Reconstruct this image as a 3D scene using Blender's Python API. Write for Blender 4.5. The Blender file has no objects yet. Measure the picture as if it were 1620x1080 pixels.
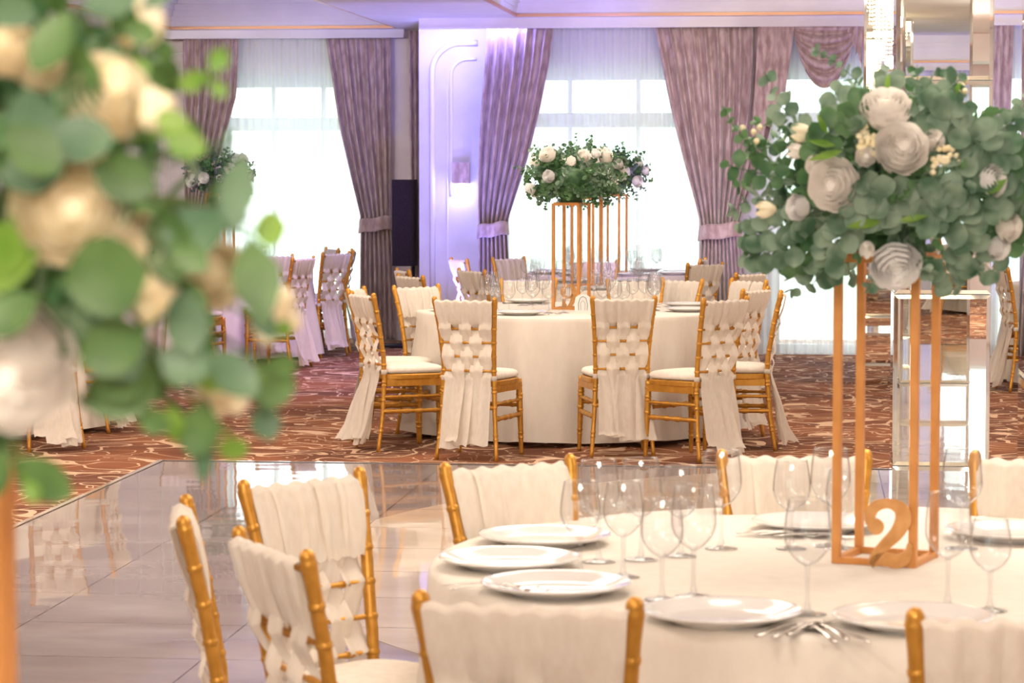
import bpy, math, random
from mathutils import Vector, Matrix
PI = math.pi
sin, cos = math.sin, math.cos
C = bpy.context.scene.collection
sc = bpy.context.scene

# ------------------------------------------------------------------ camera
F_PX = 4250.0            # focal length in pixels of the 1620 px wide frame
EYE = 1.64
YAW = math.radians(6.31)     # camera looks a little left of the room's long axis
PITCH = math.radians(3.66)
cd = bpy.data.cameras.new('camera'); cam = bpy.data.objects.new('camera', cd); C.objects.link(cam)
cd.sensor_width = 36.0; cd.lens = F_PX * 36.0 / 1620.0
cam.location = (0, 0, EYE); cam.rotation_euler = (PI / 2 - PITCH, 0, YAW)
cd.clip_start = 0.1; cd.clip_end = 200
cd.dof.use_dof = True; cd.dof.focus_distance = 12.5; cd.dof.aperture_fstop = 9.0
sc.camera = cam

# ------------------------------------------------------------------ exposure
sc.view_settings.view_transform = 'Standard'
sc.view_settings.look = 'None'
sc.view_settings.gamma = 1.0
sc.view_settings.use_curve_mapping = False
sc.view_settings.exposure = 0.42
cy = sc.cycles
cy.use_denoising = True
cy.max_bounces = 9; cy.diffuse_bounces = 4; cy.glossy_bounces = 5; cy.transmission_bounces = 6
cy.transparent_max_bounces = 32
cy.caustics_reflective = False; cy.caustics_refractive = False
cy.sample_clamp_indirect = 6.0

# ------------------------------------------------------------------ sky outside the windows
w = bpy.data.worlds.new('sky'); sc.world = w; w.use_nodes = True
nt = w.node_tree; bg = nt.nodes['Background']
tc = nt.nodes.new('ShaderNodeTexCoord'); sep = nt.nodes.new('ShaderNodeSeparateXYZ')
nt.links.new(tc.outputs['Generated'], sep.inputs[0])
no = nt.nodes.new('ShaderNodeTexNoise'); no.inputs['Scale'].default_value = 38; no.inputs['Detail'].default_value = 4
nt.links.new(tc.outputs['Generated'], no.inputs['Vector'])
leafr = nt.nodes.new('ShaderNodeValToRGB'); e = leafr.color_ramp.elements
e[0].position = 0.40; e[0].color = (0.42, 0.66, 0.47, 1); e[1].position = 0.58; e[1].color = (0.93, 1.0, 0.97, 1)
nt.links.new(no.outputs['Fac'], leafr.inputs[0])
hz = nt.nodes.new('ShaderNodeMapRange'); hz.inputs['From Min'].default_value = 0.02; hz.inputs['From Max'].default_value = 0.12
nt.links.new(sep.outputs['Z'], hz.inputs['Value'])
mx = nt.nodes.new('ShaderNodeMix'); mx.data_type = 'RGBA'
nt.links.new(hz.outputs[0], mx.inputs['Factor']); nt.links.new(leafr.outputs[0], mx.inputs['A']); mx.inputs['B'].default_value = (0.90, 0.97, 1.0, 1)
nt.links.new(mx.outputs['Result'], bg.inputs['Color'])
bg.inputs['Strength'].default_value = 3.5

# ------------------------------------------------------------------ warm fill lights added to the room
def area(name, loc, size, power, col, rot=(0, 0, 0), sizey=None, spread=None):
    l = bpy.data.lights.new(name, 'AREA'); l.energy = power; l.color = col; l.size = size
    if sizey: l.shape = 'RECTANGLE'; l.size_y = sizey
    if spread: l.spread = spread
    o = bpy.data.objects.new(name, l); C.objects.link(o); o.location = loc; o.rotation_euler = rot
    return o
def spot(name, loc, target, power, col, ang=60, blend=0.8, rad=0.06):
    l = bpy.data.lights.new(name, 'SPOT'); l.energy = power; l.color = col; l.spot_size = math.radians(ang); l.spot_blend = blend; l.shadow_soft_size = rad
    o = bpy.data.objects.new(name, l); C.objects.link(o); o.location = loc
    d = Vector(target) - Vector(loc); o.rotation_euler = d.to_track_quat('-Z', 'Y').to_euler()
    return o
WARM = (1.0, 0.88, 0.74)
WARMW = (1.0, 0.93, 0.86)
def point(name, loc, power, col, rad):
    l = bpy.data.lights.new(name, 'POINT'); l.energy = power; l.color = col; l.shadow_soft_size = rad
    o = bpy.data.objects.new(name, l); C.objects.link(o); o.location = loc
for (x, y, p) in ((0.6, 6.6, 72), (-5.2, 5.5, 80), (5.0, 5.0, 80), (-5.2, 12.5, 70), (-1.6, 10.5, 80), (4.2, 12.0, 75),
                  (-1.8, 16.6, 70), (-6.5, 19.5, 70), (4.5, 18.0, 70), (0.0, -3.0, 230)):
    area('ceiling_fill', (x, y, 3.26), 2.2, p, WARM)  # soft overhead fill, added without any panel fixtures
for (x, y, p) in ((-.9, -1.6, 150), (1.3, -1.2, 140), (-.6, 1.6, 25), (-1.6, 3.2, 45), (-4.5, 9.0, 80), (2.6, 9.5, 50), (-2.6, 14.0, 70), (2.2, 15.8, 70), (-6.5, 15.5, 100)):
    point('point_fill', (x, y, 2.86), p, WARM, .12)  # bare point lights added as warm fill, some behind the camera
for (x, tx, ty, p, an) in ((-6.8, -6.6, 25.6, 230, 62), (-5.2, -5.3, 25.6, 200, 46), (-.8, -1.2, 24, 90, 40), (-.2, -.2, 23.9, 110, 60), (1.2, 1.0, 23.9, 160, 70), (3.0, 2.6, 23.9, 120, 70)):
    spot('curtain_fill', (x, 18.6, 2.92), (tx, ty, 1.65), p, WARMW, an, 1.0, .07)  # unseen spots added to brighten the curtains and window wall
BLUE = (0.26, 0.25, 1.0)
VIOLET = (0.68, 0.48, 1.0)

# ------------------------------------------------------------------ pixel <-> place (frame 1620 x 1080)
def cam_xy(lat, dep):
    """lateral metres right of the view axis, metres ahead -> room x, y"""
    return (lat * cos(YAW) - dep * sin(YAW), lat * sin(YAW) + dep * cos(YAW))
def ray(px, py):
    d = Vector(((px - 810) / F_PX, (540 - py) / F_PX, -1.0))
    return cam.rotation_euler.to_matrix() @ d
def on_z(px, py, z):
    d = ray(px, py); t = (z - EYE) / d.z
    return Vector((d.x * t, d.y * t, z))
def on_y(px, py, Y):
    d = ray(px, py); t = Y / d.y
    return Vector((d.x * t, Y, EYE + d.z * t))
def at_depth(px, py, dep):
    d = ray(px, py); fwd = Vector((-sin(YAW), cos(YAW), 0)); t = dep / d.dot(fwd)
    return Vector((d.x * t, d.y * t, EYE + d.z * t))
def RX(px, Y): return on_y(px, 268, Y).x

# ------------------------------------------------------------------ materials
def M_(name):
    m = bpy.data.materials.new(name); m.use_nodes = True
    return m, m.node_tree, m.node_tree.nodes['Principled BSDF']
def setp(b, **k):
    for n, v in k.items():
        key = n.replace('_', ' ')
        if key in b.inputs: b.inputs[key].default_value = v
def noise_col(t, b, c1, c2, scale, detail=3, lo=.35, hi=.65, coord='Object', stretch=None):
    n = t.nodes.new('ShaderNodeTexNoise'); n.inputs['Scale'].default_value = scale; n.inputs['Detail'].default_value = detail
    tc = t.nodes.new('ShaderNodeTexCoord'); src = tc.outputs[coord]
    if stretch:
        mp = t.nodes.new('ShaderNodeMapping'); mp.inputs['Scale'].default_value = stretch
        t.links.new(src, mp.inputs['Vector']); src = mp.outputs[0]
    t.links.new(src, n.inputs['Vector'])
    r = t.nodes.new('ShaderNodeValToRGB'); e = r.color_ramp.elements
    e[0].position = lo; e[0].color = (*c1, 1); e[1].position = hi; e[1].color = (*c2, 1)
    t.links.new(n.outputs['Fac'], r.inputs[0]); t.links.new(r.outputs[0], b.inputs['Base Color'])
    return n, r
def bump(t, b, fac, strength, dist=0.01):
    bp = t.nodes.new('ShaderNodeBump'); bp.inputs['Strength'].default_value = strength; bp.inputs['Distance'].default_value = dist
    t.links.new(fac, bp.inputs['Height']); t.links.new(bp.outputs[0], b.inputs['Normal'])
def simple(name, c1, c2=None, scale=8, rough=.6, **k):
    m, t, b = M_(name)
    if c2: noise_col(t, b, c1, c2, scale)
    else: b.inputs['Base Color'].default_value = (*c1, 1)
    b.inputs['Roughness'].default_value = rough
    setp(b, **k); return m
MT = {}
MT['gold'] = simple('gold_paint', (.50, .235, .03), (.62, .30, .05), 30, .36, Metallic=.55)
MT['stand'] = simple('copper_gold_metal', (.60, .26, .07), (.70, .32, .10), 14, .42, Metallic=.45)
MT['wood'] = simple('gilded_plywood', (.50, .24, .07), (.66, .35, .13), 26, .5, Metallic=.35)
MT['cushion'] = simple('cream_cushion_cloth', (.80, .72, .62), (.86, .79, .70), 40, .9)
MT['plaster'] = simple('white_plaster', (.78, .75, .76), (.84, .81, .82), 3, .7)
MT['goldtrim'] = simple('gilded_trim', (.62, .33, .18), None, 8, .4, Metallic=.3)
MT['black'] = simple('black_cabinet', (.018, .010, .020), (.028, .016, .03), 60, .7, Specular_IOR_Level=.2)
MT['frame'] = simple('white_window_frame', (.55, .60, .60), (.60, .64, .64), 5, .5)
MT['china'] = simple('white_china', (.74, .73, .72), None, 8, .12, Coat_Weight=.5)
MT['steel'] = simple('cutlery_steel', (.72, .68, .64), None, 8, .16, Metallic=1.0)
MT['table'] = simple('table_board', (.45, .32, .2), None, 8, .6)
MT['paper'] = simple('white_card', (.84, .82, .80), None, 8, .7)
MT['ink'] = simple('dark_ink', (.05, .05, .06), None, 8, .7)
MT['stem'] = simple('green_stem', (.10, .16, .05), (.16, .22, .07), 30, .6)
MT['filler'] = simple('pale_blossom', (.80, .70, .42), (.86, .80, .60), 40, .7)
MT['redc'] = simple('dark_red_centre', (.35, .03, .03), None, 8, .7)
# cloth (sashes, tablecloth)
def cloth_mat(name, c1, c2, trans, transp, scale=60):
    m, t, b = M_(name)
    n, r = noise_col(t, b, c1, c2, scale, stretch=(1, 1, .35)); b.inputs['Roughness'].default_value = .85
    setp(b, Sheen_Weight=.15)
    out = t.nodes['Material Output']
    tl = t.nodes.new('ShaderNodeBsdfTranslucent'); t.links.new(r.outputs[0], tl.inputs['Color'])
    m1 = t.nodes.new('ShaderNodeMixShader'); m1.inputs[0].default_value = trans
    t.links.new(b.outputs[0], m1.inputs[1]); t.links.new(tl.outputs[0], m1.inputs[2])
    last = m1
    if transp:
        tp = t.nodes.new('ShaderNodeBsdfTransparent')
        m2 = t.nodes.new('ShaderNodeMixShader'); m2.inputs[0].default_value = transp
        t.links.new(m1.outputs[0], m2.inputs[1]); t.links.new(tp.outputs[0], m2.inputs[2]); last = m2
    t.links.new(last.outputs[0], out.inputs['Surface'])
    return m
MT['sash'] = cloth_mat('ivory_chiffon', (.85, .77, .67), (.90, .83, .74), .30, .05)
MT['linen'] = cloth_mat('ivory_tablecloth', (.83, .76, .67), (.87, .80, .71), .10, 0, 25)
MT['petal'] = cloth_mat('ivory_petal', (.93, .88, .82), (.96, .93, .89), .18, 0, 30)
MT['petal_w'] = cloth_mat('cool_white_petal', (.91, .89, .88), (.95, .94, .93), .18, 0, 30)
MT['petal_c'] = cloth_mat('cream_petal', (.94, .85, .63), (.97, .90, .72), .25, 0, 30)
def leaf_mat(name, c1, c2, trans=.3, rough=.45):
    m, t, b = M_(name)
    n, r = noise_col(t, b, c1, c2, 16, 2, .38, .62); b.inputs['Roughness'].default_value = rough
    tl = t.nodes.new('ShaderNodeBsdfTranslucent'); t.links.new(r.outputs[0], tl.inputs['Color'])
    m1 = t.nodes.new('ShaderNodeMixShader'); m1.inputs[0].default_value = trans
    t.links.new(b.outputs[0], m1.inputs[1]); t.links.new(tl.outputs[0], m1.inputs[2])
    t.links.new(m1.outputs[0], t.nodes['Material Output'].inputs['Surface'])
    return m
MT['leaf_a'] = leaf_mat('eucalyptus_leaf', (.065, .15, .085), (.27, .38, .28))
MT['leaf_b'] = leaf_mat('dark_green_leaf', (.045, .13, .05), (.12, .25, .10))
MT['leaf_c'] = leaf_mat('bright_green_leaf', (.12, .28, .03), (.25, .42, .07), .4)
MT['leaf_e'] = leaf_mat('mid_green_leaf', (.055, .13, .03), (.12, .235, .07), .35)
MT['leaf_f'] = leaf_mat('sage_green_leaf', (.06, .14, .07), (.14, .25, .14), .3)
MT['leaf_d'] = leaf_mat('blue_grey_leaf', (.10, .15, .16), (.20, .25, .27))
# thin clear glass: a single surface, clear head on and mirror-like towards the edges
def glass_mat(name, tint, lo, power=3.5, boost=1.0, edge=1.0):
    m, t, b = M_(name)
    t.nodes.remove(b)
    tp = t.nodes.new('ShaderNodeBsdfTransparent')
    lw = t.nodes.new('ShaderNodeLayerWeight'); lw.inputs['Blend'].default_value = .5
    rp = t.nodes.new('ShaderNodeValToRGB'); e = rp.color_ramp.elements
    e[0].position = .55; e[0].color = (*tint, 1); e[1].position = .97; e[1].color = (tint[0] * edge, tint[1] * edge, tint[2] * edge, 1)
    t.links.new(lw.outputs['Facing'], rp.inputs[0]); t.links.new(rp.outputs[0], tp.inputs[0])
    gl = t.nodes.new('ShaderNodeBsdfGlossy'); gl.inputs['Roughness'].default_value = .02
    fr0 = t.nodes.new('ShaderNodeLayerWeight'); fr0.inputs['Blend'].default_value = .5
    fr = t.nodes.new('ShaderNodeMath'); fr.operation = 'POWER'; fr.inputs[1].default_value = power; t.links.new(fr0.outputs['Facing'], fr.inputs[0])
    mu = t.nodes.new('ShaderNodeMath'); mu.operation = 'MULTIPLY_ADD'; mu.use_clamp = True
    mu.inputs[1].default_value = boost; mu.inputs[2].default_value = lo
    t.links.new(fr.outputs[0], mu.inputs[0])
    mi = t.nodes.new('ShaderNodeMixShader'); t.links.new(mu.outputs[0], mi.inputs[0])
    t.links.new(tp.outputs[0], mi.inputs[1]); t.links.new(gl.outputs[0], mi.inputs[2])
    t.links.new(mi.outputs[0], t.nodes['Material Output'].inputs['Surface'])
    return m
MT['glass'] = glass_mat('clear_glass', (.96, .963, .97), .09, 3.5, .85, .32)
MT['pane'] = glass_mat('window_pane', (.93, .97, .96), .03, 4, .8)
MT['mirror'] = simple('mirror', (.90, .91, .88), None, 8, .0, Metallic=1.0)
MT['bevel'] = simple('mirror_bevel', (.93, .96, .92), None, 8, .03, Metallic=1.0)
# velvet drapes
def velvet(name, c1, c2):
    m, t, b = M_(name)
    n, r = noise_col(t, b, c1, c2, 7, 6, .40, .62, 'Object', (3, 3, 1.1))
    b.inputs['Roughness'].default_value = .62; setp(b, Sheen_Weight=.5, Sheen_Roughness=.4)
    bump(t, b, n.outputs['Fac'], .25, .01)
    return m
MT['velvet'] = velvet('crushed_velvet', (.38, .265, .245), (.58, .45, .43))
# sheer curtain
m, t, b = M_('sheer_voile')
n, r = noise_col(t, b, (.90, .92, .92), (.96, .97, .97), 10)
b.inputs['Roughness'].default_value = .9
tl = t.nodes.new('ShaderNodeBsdfTranslucent'); tl.inputs[0].default_value = (.97, 1, 1, 1)
tp = t.nodes.new('ShaderNodeBsdfTransparent')
m1 = t.nodes.new('ShaderNodeMixShader'); m1.inputs[0].default_value = .5
m2 = t.nodes.new('ShaderNodeMixShader'); m2.inputs[0].default_value = .38
t.links.new(b.outputs[0], m1.inputs[1]); t.links.new(tl.outputs[0], m1.inputs[2])
t.links.new(m1.outputs[0], m2.inputs[1]); t.links.new(tp.outputs[0], m2.inputs[2])
t.links.new(m2.outputs[0], t.nodes['Material Output'].inputs['Surface'])
MT['sheer'] = m
# walls
m, t, b = M_('venetian_plaster')
n, r = noise_col(t, b, (.66, .57, .58), (.76, .68, .69), 3.0, 8, .35, .65)
b.inputs['Roughness'].default_value = .5; bump(t, b, n.outputs['Fac'], .12, .01); MT['wall'] = m
m, t, b = M_('white_wall')
n, r = noise_col(t, b, (.58, .56, .62), (.64, .62, .69), 4.0, 6); b.inputs['Roughness'].default_value = .45; MT['wallw'] = m
# carpet: brown pile with cream swirls
m, t, b = M_('swirl_carpet')
tc = t.nodes.new('ShaderNodeTexCoord')
mp = t.nodes.new('ShaderNodeMapping'); mp.inputs['Scale'].default_value = (1.0, 1.0, 1.0); t.links.new(tc.outputs['Object'], mp.inputs['Vector'])
def contour(scale, mult, width, off, dist=0.6, det=1.0):
    n = t.nodes.new('ShaderNodeTexNoise'); n.inputs['Scale'].default_value = scale; n.inputs['Detail'].default_value = det
    n.inputs['Distortion'].default_value = dist
    ad = t.nodes.new('ShaderNodeVectorMath'); ad.operation = 'ADD'; ad.inputs[1].default_value = (off, off * .7, 0)
    t.links.new(mp.outputs[0], ad.inputs[0]); t.links.new(ad.outputs[0], n.inputs['Vector'])
    a = t.nodes.new('ShaderNodeMath'); a.operation = 'MULTIPLY'; a.inputs[1].default_value = mult; t.links.new(n.outputs['Fac'], a.inputs[0])
    f = t.nodes.new('ShaderNodeMath'); f.operation = 'FRACT'; t.links.new(a.outputs[0], f.inputs[0])
    s = t.nodes.new('ShaderNodeMath'); s.operation = 'SUBTRACT'; s.inputs[1].default_value = .5; t.links.new(f.outputs[0], s.inputs[0])
    ab = t.nodes.new('ShaderNodeMath'); ab.operation = 'ABSOLUTE'; t.links.new(s.outputs[0], ab.inputs[0])
    l = t.nodes.new('ShaderNodeMath'); l.operation = 'LESS_THAN'; l.inputs[1].default_value = width; t.links.new(ab.outputs[0], l.inputs[0])
    return l
c1 = contour(1.5, 5.0, .075, 0, 1.4); c2 = contour(1.9, 5.0, .035, 31, 1.8)
mxx = t.nodes.new('ShaderNodeMath'); mxx.operation = 'MAXIMUM'; t.links.new(c1.outputs[0], mxx.inputs[0]); t.links.new(c2.outputs[0], mxx.inputs[1])
nb = t.nodes.new('ShaderNodeTexNoise'); nb.inputs['Scale'].default_value = 1.2; t.links.new(mp.outputs[0], nb.inputs['Vector'])
rb = t.nodes.new('ShaderNodeValToRGB'); e = rb.color_ramp.elements; e[0].position = .42; e[0].color = (.15, .060, .035, 1); e[1].position = .58; e[1].color = (.25, .095, .045, 1)
t.links.new(nb.outputs['Fac'], rb.inputs[0])
mc = t.nodes.new('ShaderNodeMix'); mc.data_type = 'RGBA'; t.links.new(mxx.outputs[0], mc.inputs['Factor']); t.links.new(rb.outputs[0], mc.inputs['A']); mc.inputs['B'].default_value = (.62, .42, .28, 1)
t.links.new(mc.outputs['Result'], b.inputs['Base Color']); b.inputs['Roughness'].default_value = .95; setp(b, Specular_IOR_Level=.1)
MT['carpet'] = m
# polished stone
def stone(name, c1, c2, joints):
    m, t, b = M_(name)
    n, r = noise_col(t, b, c1, c2, 1.3, 8, .3, .7, 'Object', (1, 2.2, 1))
    b.inputs['Roughness'].default_value = .035; setp(b, Specular_IOR_Level=.6)
    tc = t.nodes.new('ShaderNodeTexCoord')
    br = t.nodes.new('ShaderNodeTexBrick'); br.offset = 0; br.squash = 1
    br.inputs['Scale'].default_value = 1; br.inputs['Mortar Size'].default_value = .0035; br.inputs['Brick Width'].default_value = joints[0]; br.inputs['Row Height'].default_value = joints[1]
    mpp = t.nodes.new('ShaderNodeMapping'); mpp.inputs['Location'].default_value = (joints[2], joints[3], 0)
    t.links.new(tc.outputs['Object'], mpp.inputs['Vector']); t.links.new(mpp.outputs[0], br.inputs['Vector'])
    mi = t.nodes.new('ShaderNodeMix'); mi.data_type = 'RGBA'
    t.links.new(br.outputs['Fac'], mi.inputs['Factor']); t.links.new(r.outputs[0], mi.inputs['A']); mi.inputs['B'].default_value = (.12, .08, .07, 1)
    t.links.new(mi.outputs['Result'], b.inputs['Base Color'])
    w_ = t.nodes.new('ShaderNodeTexNoise'); w_.inputs['Scale'].default_value = 3.2; w_.inputs['Detail'].default_value = 1
    t.links.new(tc.outputs['Object'], w_.inputs['Vector'])
    bump(t, b, w_.outputs['Fac'], .05, .02)
    return m
MT['stone'] = stone('polished_grey_stone', (.25, .205, .20), (.37, .315, .305), (.79, .66, 3.57, -14.6))
MT['stone_b'] = stone('polished_beige_stone', (.48, .40, .335), (.60, .51, .43), (.79, .66, 3.57, -14.6))
# lit crystals
m, t, b = M_('lit_crystal'); b.inputs['Base Color'].default_value = (.9, .8, .6, 1)
setp(b, Emission_Color=(1, .80, .48, 1), Emission_Strength=5.0); MT['crystal'] = m
m, t, b = M_('led_strip'); setp(b, Emission_Color=(.45, .45, 1, 1), Emission_Strength=6.0); MT['led'] = m

# ------------------------------------------------------------------ mesh builder
class MB:
    def __init__(s): s.v = []; s.f = []
    def add(s, vs, fs):
        o = len(s.v); s.v += [tuple(v) for v in vs]; s.f += [tuple(i + o for i in f) for f in fs]; return s
    def box(s, x0, x1, y0, y1, z0, z1):
        vs = [(x, y, z) for z in (z0, z1) for y in (y0, y1) for x in (x0, x1)]
        return s.add(vs, [(0, 2, 3, 1), (4, 5, 7, 6), (0, 1, 5, 4), (2, 6, 7, 3), (0, 4, 6, 2), (1, 3, 7, 5)])
    def bar(s, a, b, w, h=None, roll=0.0):
        a = Vector(a); b = Vector(b); h = h or w; d = (b - a).normalized()
        up = Vector((0, 0, 1)) if abs(d.z) < .9 else Vector((cos(roll), sin(roll), 0))
        u = d.cross(up).normalized(); v = u.cross(d)
        vs = [p + u * sx * w / 2 + v * sy * h / 2 for p in (a, b) for sx, sy in ((-1, -1), (1, -1), (1, 1), (-1, 1))]
        return s.add(vs, [(0, 3, 2, 1), (4, 5, 6, 7), (0, 1, 5, 4), (1, 2, 6, 5), (2, 3, 7, 6), (3, 0, 4, 7)])
    def tube(s, pts, radii, n=8, caps=True):
        pts = [Vector(p) for p in pts]; m = len(pts)
        if not hasattr(radii, '__len__'): radii = [radii] * m
        vs = []; u = None
        for i, p in enumerate(pts):
            d = (pts[min(i + 1, m - 1)] - pts[max(i - 1, 0)]).normalized()
            if u is None:
                u = d.cross(Vector((0, 0, 1)) if abs(d.z) < .9 else Vector((1, 0, 0))).normalized()
            else:
                u = (u - d * u.dot(d)).normalized()
            v = d.cross(u)
            for k in range(n):
                a = 2 * PI * k / n; vs.append(p + (u * cos(a) + v * sin(a)) * radii[i])
        fs = [(i * n + k, i * n + (k + 1) % n, (i + 1) * n + (k + 1) % n, (i + 1) * n + k) for i in range(m - 1) for k in range(n)]
        if caps: fs += [tuple(range(n))[::-1], tuple((m - 1) * n + k for k in range(n))]
        return s.add(vs, fs)
    def lathe(s, prof, n=24, c=(0, 0, 0), close=False):
        vs = [(c[0] + r * cos(2 * PI * k / n), c[1] + r * sin(2 * PI * k / n), c[2] + z) for r, z in prof for k in range(n)]
        m = len(prof)
        fs = [(i * n + k, i * n + (k + 1) % n, (i + 1) * n + (k + 1) % n, (i + 1) * n + k) for i in range(m - 1) for k in range(n)]
        if close: fs += [tuple(range(n))[::-1], tuple((m - 1) * n + k for k in range(n))]
        return s.add(vs, fs)
    def grid(s, fn, nu, nv, wrap=False):
        vs = [fn(i / (nu - 1) if not wrap else i / nu, j / (nv - 1)) for j in range(nv) for i in range(nu)]
        fs = []
        for j in range(nv - 1):
            for i in range(nu if wrap else nu - 1):
                i2 = (i + 1) % nu
                fs.append((j * nu + i, j * nu + i2, (j + 1) * nu + i2, (j + 1) * nu + i))
        return s.add(vs, fs)
    def prism(s, outline, y0, y1):
        n = len(outline)
        vs = [(x, y0, z) for x, z in outline] + [(x, y1, z) for x, z in outline]
        fs = [(i, (i + 1) % n, n + (i + 1) % n, n + i) for i in range(n)] + [tuple(range(n))[::-1], tuple(range(n, 2 * n))]
        return s.add(vs, fs)
    def mesh(s, name, mat, smooth=True):
        me = bpy.data.meshes.new(name); me.from_pydata(s.v, [], s.f); me.update()
        if mat: me.materials.append(mat)
        if smooth:
            me.polygons.foreach_set('use_smooth', [True] * len(me.polygons))
        return me
    def build(s, name, mat, parent=None, smooth=True, loc=(0, 0, 0)):
        return link(name, s.mesh(name, mat, smooth), parent, loc)
def link(name, me, parent=None, loc=(0, 0, 0), rot=None):
    o = bpy.data.objects.new(name, me); C.objects.link(o); o.location = loc
    if rot: o.rotation_euler = rot
    if parent: o.parent = parent
    return o
def tag(o, label=None, cat=None, group=None, kind=None):
    if label: o['label'] = label
    if cat: o['category'] = cat
    if group: o['group'] = group
    if kind: o['kind'] = kind
    return o
def thing(name, label, cat, loc=(0, 0, 0), rz=0, group=None):
    o = bpy.data.objects.new(name, None); C.objects.link(o); o.location = loc; o.rotation_euler = (0, 0, rz)
    o.empty_display_size = .1
    return tag(o, label, cat, group)
def struct(name, mb, mat, parent=None, smooth=False):
    o = mb.build(name, mat, parent, smooth); o['kind'] = 'structure'; return o
def copy_tree(root, loc=None, rz=None, label=None, group=None):
    r = root.copy(); C.objects.link(r)
    if loc is not None: r.location = loc
    if rz is not None: r.rotation_euler = (0, 0, rz)
    if label: r['label'] = label
    if group: r['group'] = group
    for ch in list(root.children):
        c = ch.copy(); C.objects.link(c); c.parent = r
        for g in list(ch.children):
            d = g.copy(); C.objects.link(d); d.parent = c
    return r

# ================================================================== THE ROOM
YB = 23.95      # window wall, middle and right
YL = 25.8       # window wall of the left bay
XL, XR, YF = -9.6, 7.4, -7.6
ZC = 3.30       # tray ceiling
ZS = 2.965      # lower ceiling between the trays
XC = RX(663, YB)          # corner of the white pier
struct('floor', MB().box(XL - .3, XR + .3, YF - .3, YL + .3, -.1, 0), MT['carpet'])
fl = struct('trim_1', MB().box(-3.57, 7.0, 1.0, 14.6, 0, .02), MT['stone']); tag(fl, 'polished stone tiled dance floor with wavy reflections')
cx, cyy = cam_xy(2.85, 10.95)
ring = [(cx + 3.76 * cos(a * PI / 64), cyy + 3.76 * sin(a * PI / 64)) for a in range(128)]
ring = [(max(-3.5, min(6.95, x)), max(1.05, min(14.55, y))) for x, y in ring]
mb = MB(); mb.add([(x, y, .0225) for x, y in ring] + [(x, y, .012) for x, y in ring], [tuple(range(128))] + [(i, 128 + i, 128 + (i + 1) % 128, (i + 1) % 128) for i in range(128)])
struct('trim_2', mb, MT['stone_b'])
mb = MB(); mb.box(-3.60, -3.57, 1.0, 14.63, 0, .024); mb.box(-3.57, 7.0, 14.6, 14.63, 0, .024)
struct('trim_3', mb, MT['stone_b'])
struct('ceiling', MB().box(XL - .3, XR + .3, YF - .3, YL + .3, ZC, ZC + .1), MT['plaster'])

# walls with openings
def wall_with_holes(name, x0, x1, y, th, z1, holes, mat):
    mb = MB(); xs = x0
    for (a, b_, h0, h1) in holes:
        mb.box(xs, a, y, y + th, 0, z1); mb.box(a, b_, y, y + th, h1, z1)
        if h0 > 0: mb.box(a, b_, y, y + th, 0, h0)
        xs = b_
    mb.box(xs, x1, y, y + th, 0, z1)
    return struct(name, mb, mat)
W1 = (RX(352, YL), RX(590, YL)); W2 = (RX(792, YB), RX(1118, YB)); W3 = (RX(1222, YB), RX(1530, YB)); W4 = (RX(1570, YB), RX(1720, YB))
HZ = 2.58
W0 = (-8.6, RX(120, YL) - .2)
wall_with_holes('wall_back_left', XL, XC - .02, YL, .25, ZC, [(*W1, .02, HZ)], MT['wall'])
wall_with_holes('wall_back', XC, XR, YB, .25, ZC, [(*W2, .02, HZ), (*W3, .02, HZ), (*W4, .02, HZ)], MT['wallw'])
struct('wall_return', MB().box(XC, XC + .25, YB + .25, YL + .25, 0, ZC), MT['wall'])
struct('wall_left', MB().box(XL - .25, XL, YF, YL + .25, 0, ZC), MT['wall'])
struct('wall_right', MB().box(XR, XR + .25, YF, YB + .25, 0, ZC), MT['wall'])
mb = MB()
FH = [(-8.6, -5.6, .3, 2.6), (-3.8, -.8, .3, 2.6), (1.95, 3.2, .9, 2.75)]
mb = MB(); xs = XL
for a, b_, h0, h1 in FH:
    mb.box(xs, a, YF - .25, YF, 0, ZC); mb.box(a, b_, YF - .25, YF, h1, ZC); mb.box(a, b_, YF - .25, YF, 0, h0); xs = b_
mb.box(xs, XR, YF - .25, YF, 0, ZC); struct('wall_front', mb, MT['wall'])
def window(k, x0, x1, y, h0, h1, rails, stiles):
    fr = MB(); w_ = .07
    fr.box(x0, x1, y + .06, y + .14, h0, h0 + w_); fr.box(x0, x1, y + .06, y + .14, h1 - w_, h1)
    fr.box(x0, x0 + w_, y + .06, y + .14, h0, h1); fr.box(x1 - w_, x1, y + .06, y + .14, h0, h1)
    for z, t_ in rails: fr.box(x0 + w_, x1 - w_, y + .07, y + .13, z - t_ / 2, z + t_ / 2)
    for i in range(1, stiles): 
        xx = x0 + (x1 - x0) * i / stiles; fr.box(xx - .02, xx + .02, y + .065, y + .135, h0 + w_, h1 - w_)
    o = struct('window_%d' % k, fr, MT['frame'])
    g = MB(); g.add([(x0 + .02, y + .10, h0 + .02), (x1 - .02, y + .10, h0 + .02), (x1 - .02, y + .10, h1 - .02), (x0 + .02, y + .10, h1 - .02)], [(0, 1, 2, 3)])
    p = g.build('pane', MT['pane'], o, False); p['kind'] = 'structure'
RL = [(2.49, .11), (2.08, .13)]
window(1, *W1, YL, .02, HZ, RL, 3); window(2, *W2, YB, .02, HZ, RL, 3); window(3, *W3, YB, .02, HZ, RL, 3); window(4, *W4, YB, .02, HZ, RL, 1)
for i, h in enumerate(FH): window(5 + i, h[0], h[1], YF - .25, h[2], h[3], [(1.9, .08)], 3)
mb = MB(); mb.box(XL, XC, YL - .02, YL, 0, .10); struct('baseboard_left', mb, MT['plaster'])
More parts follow.
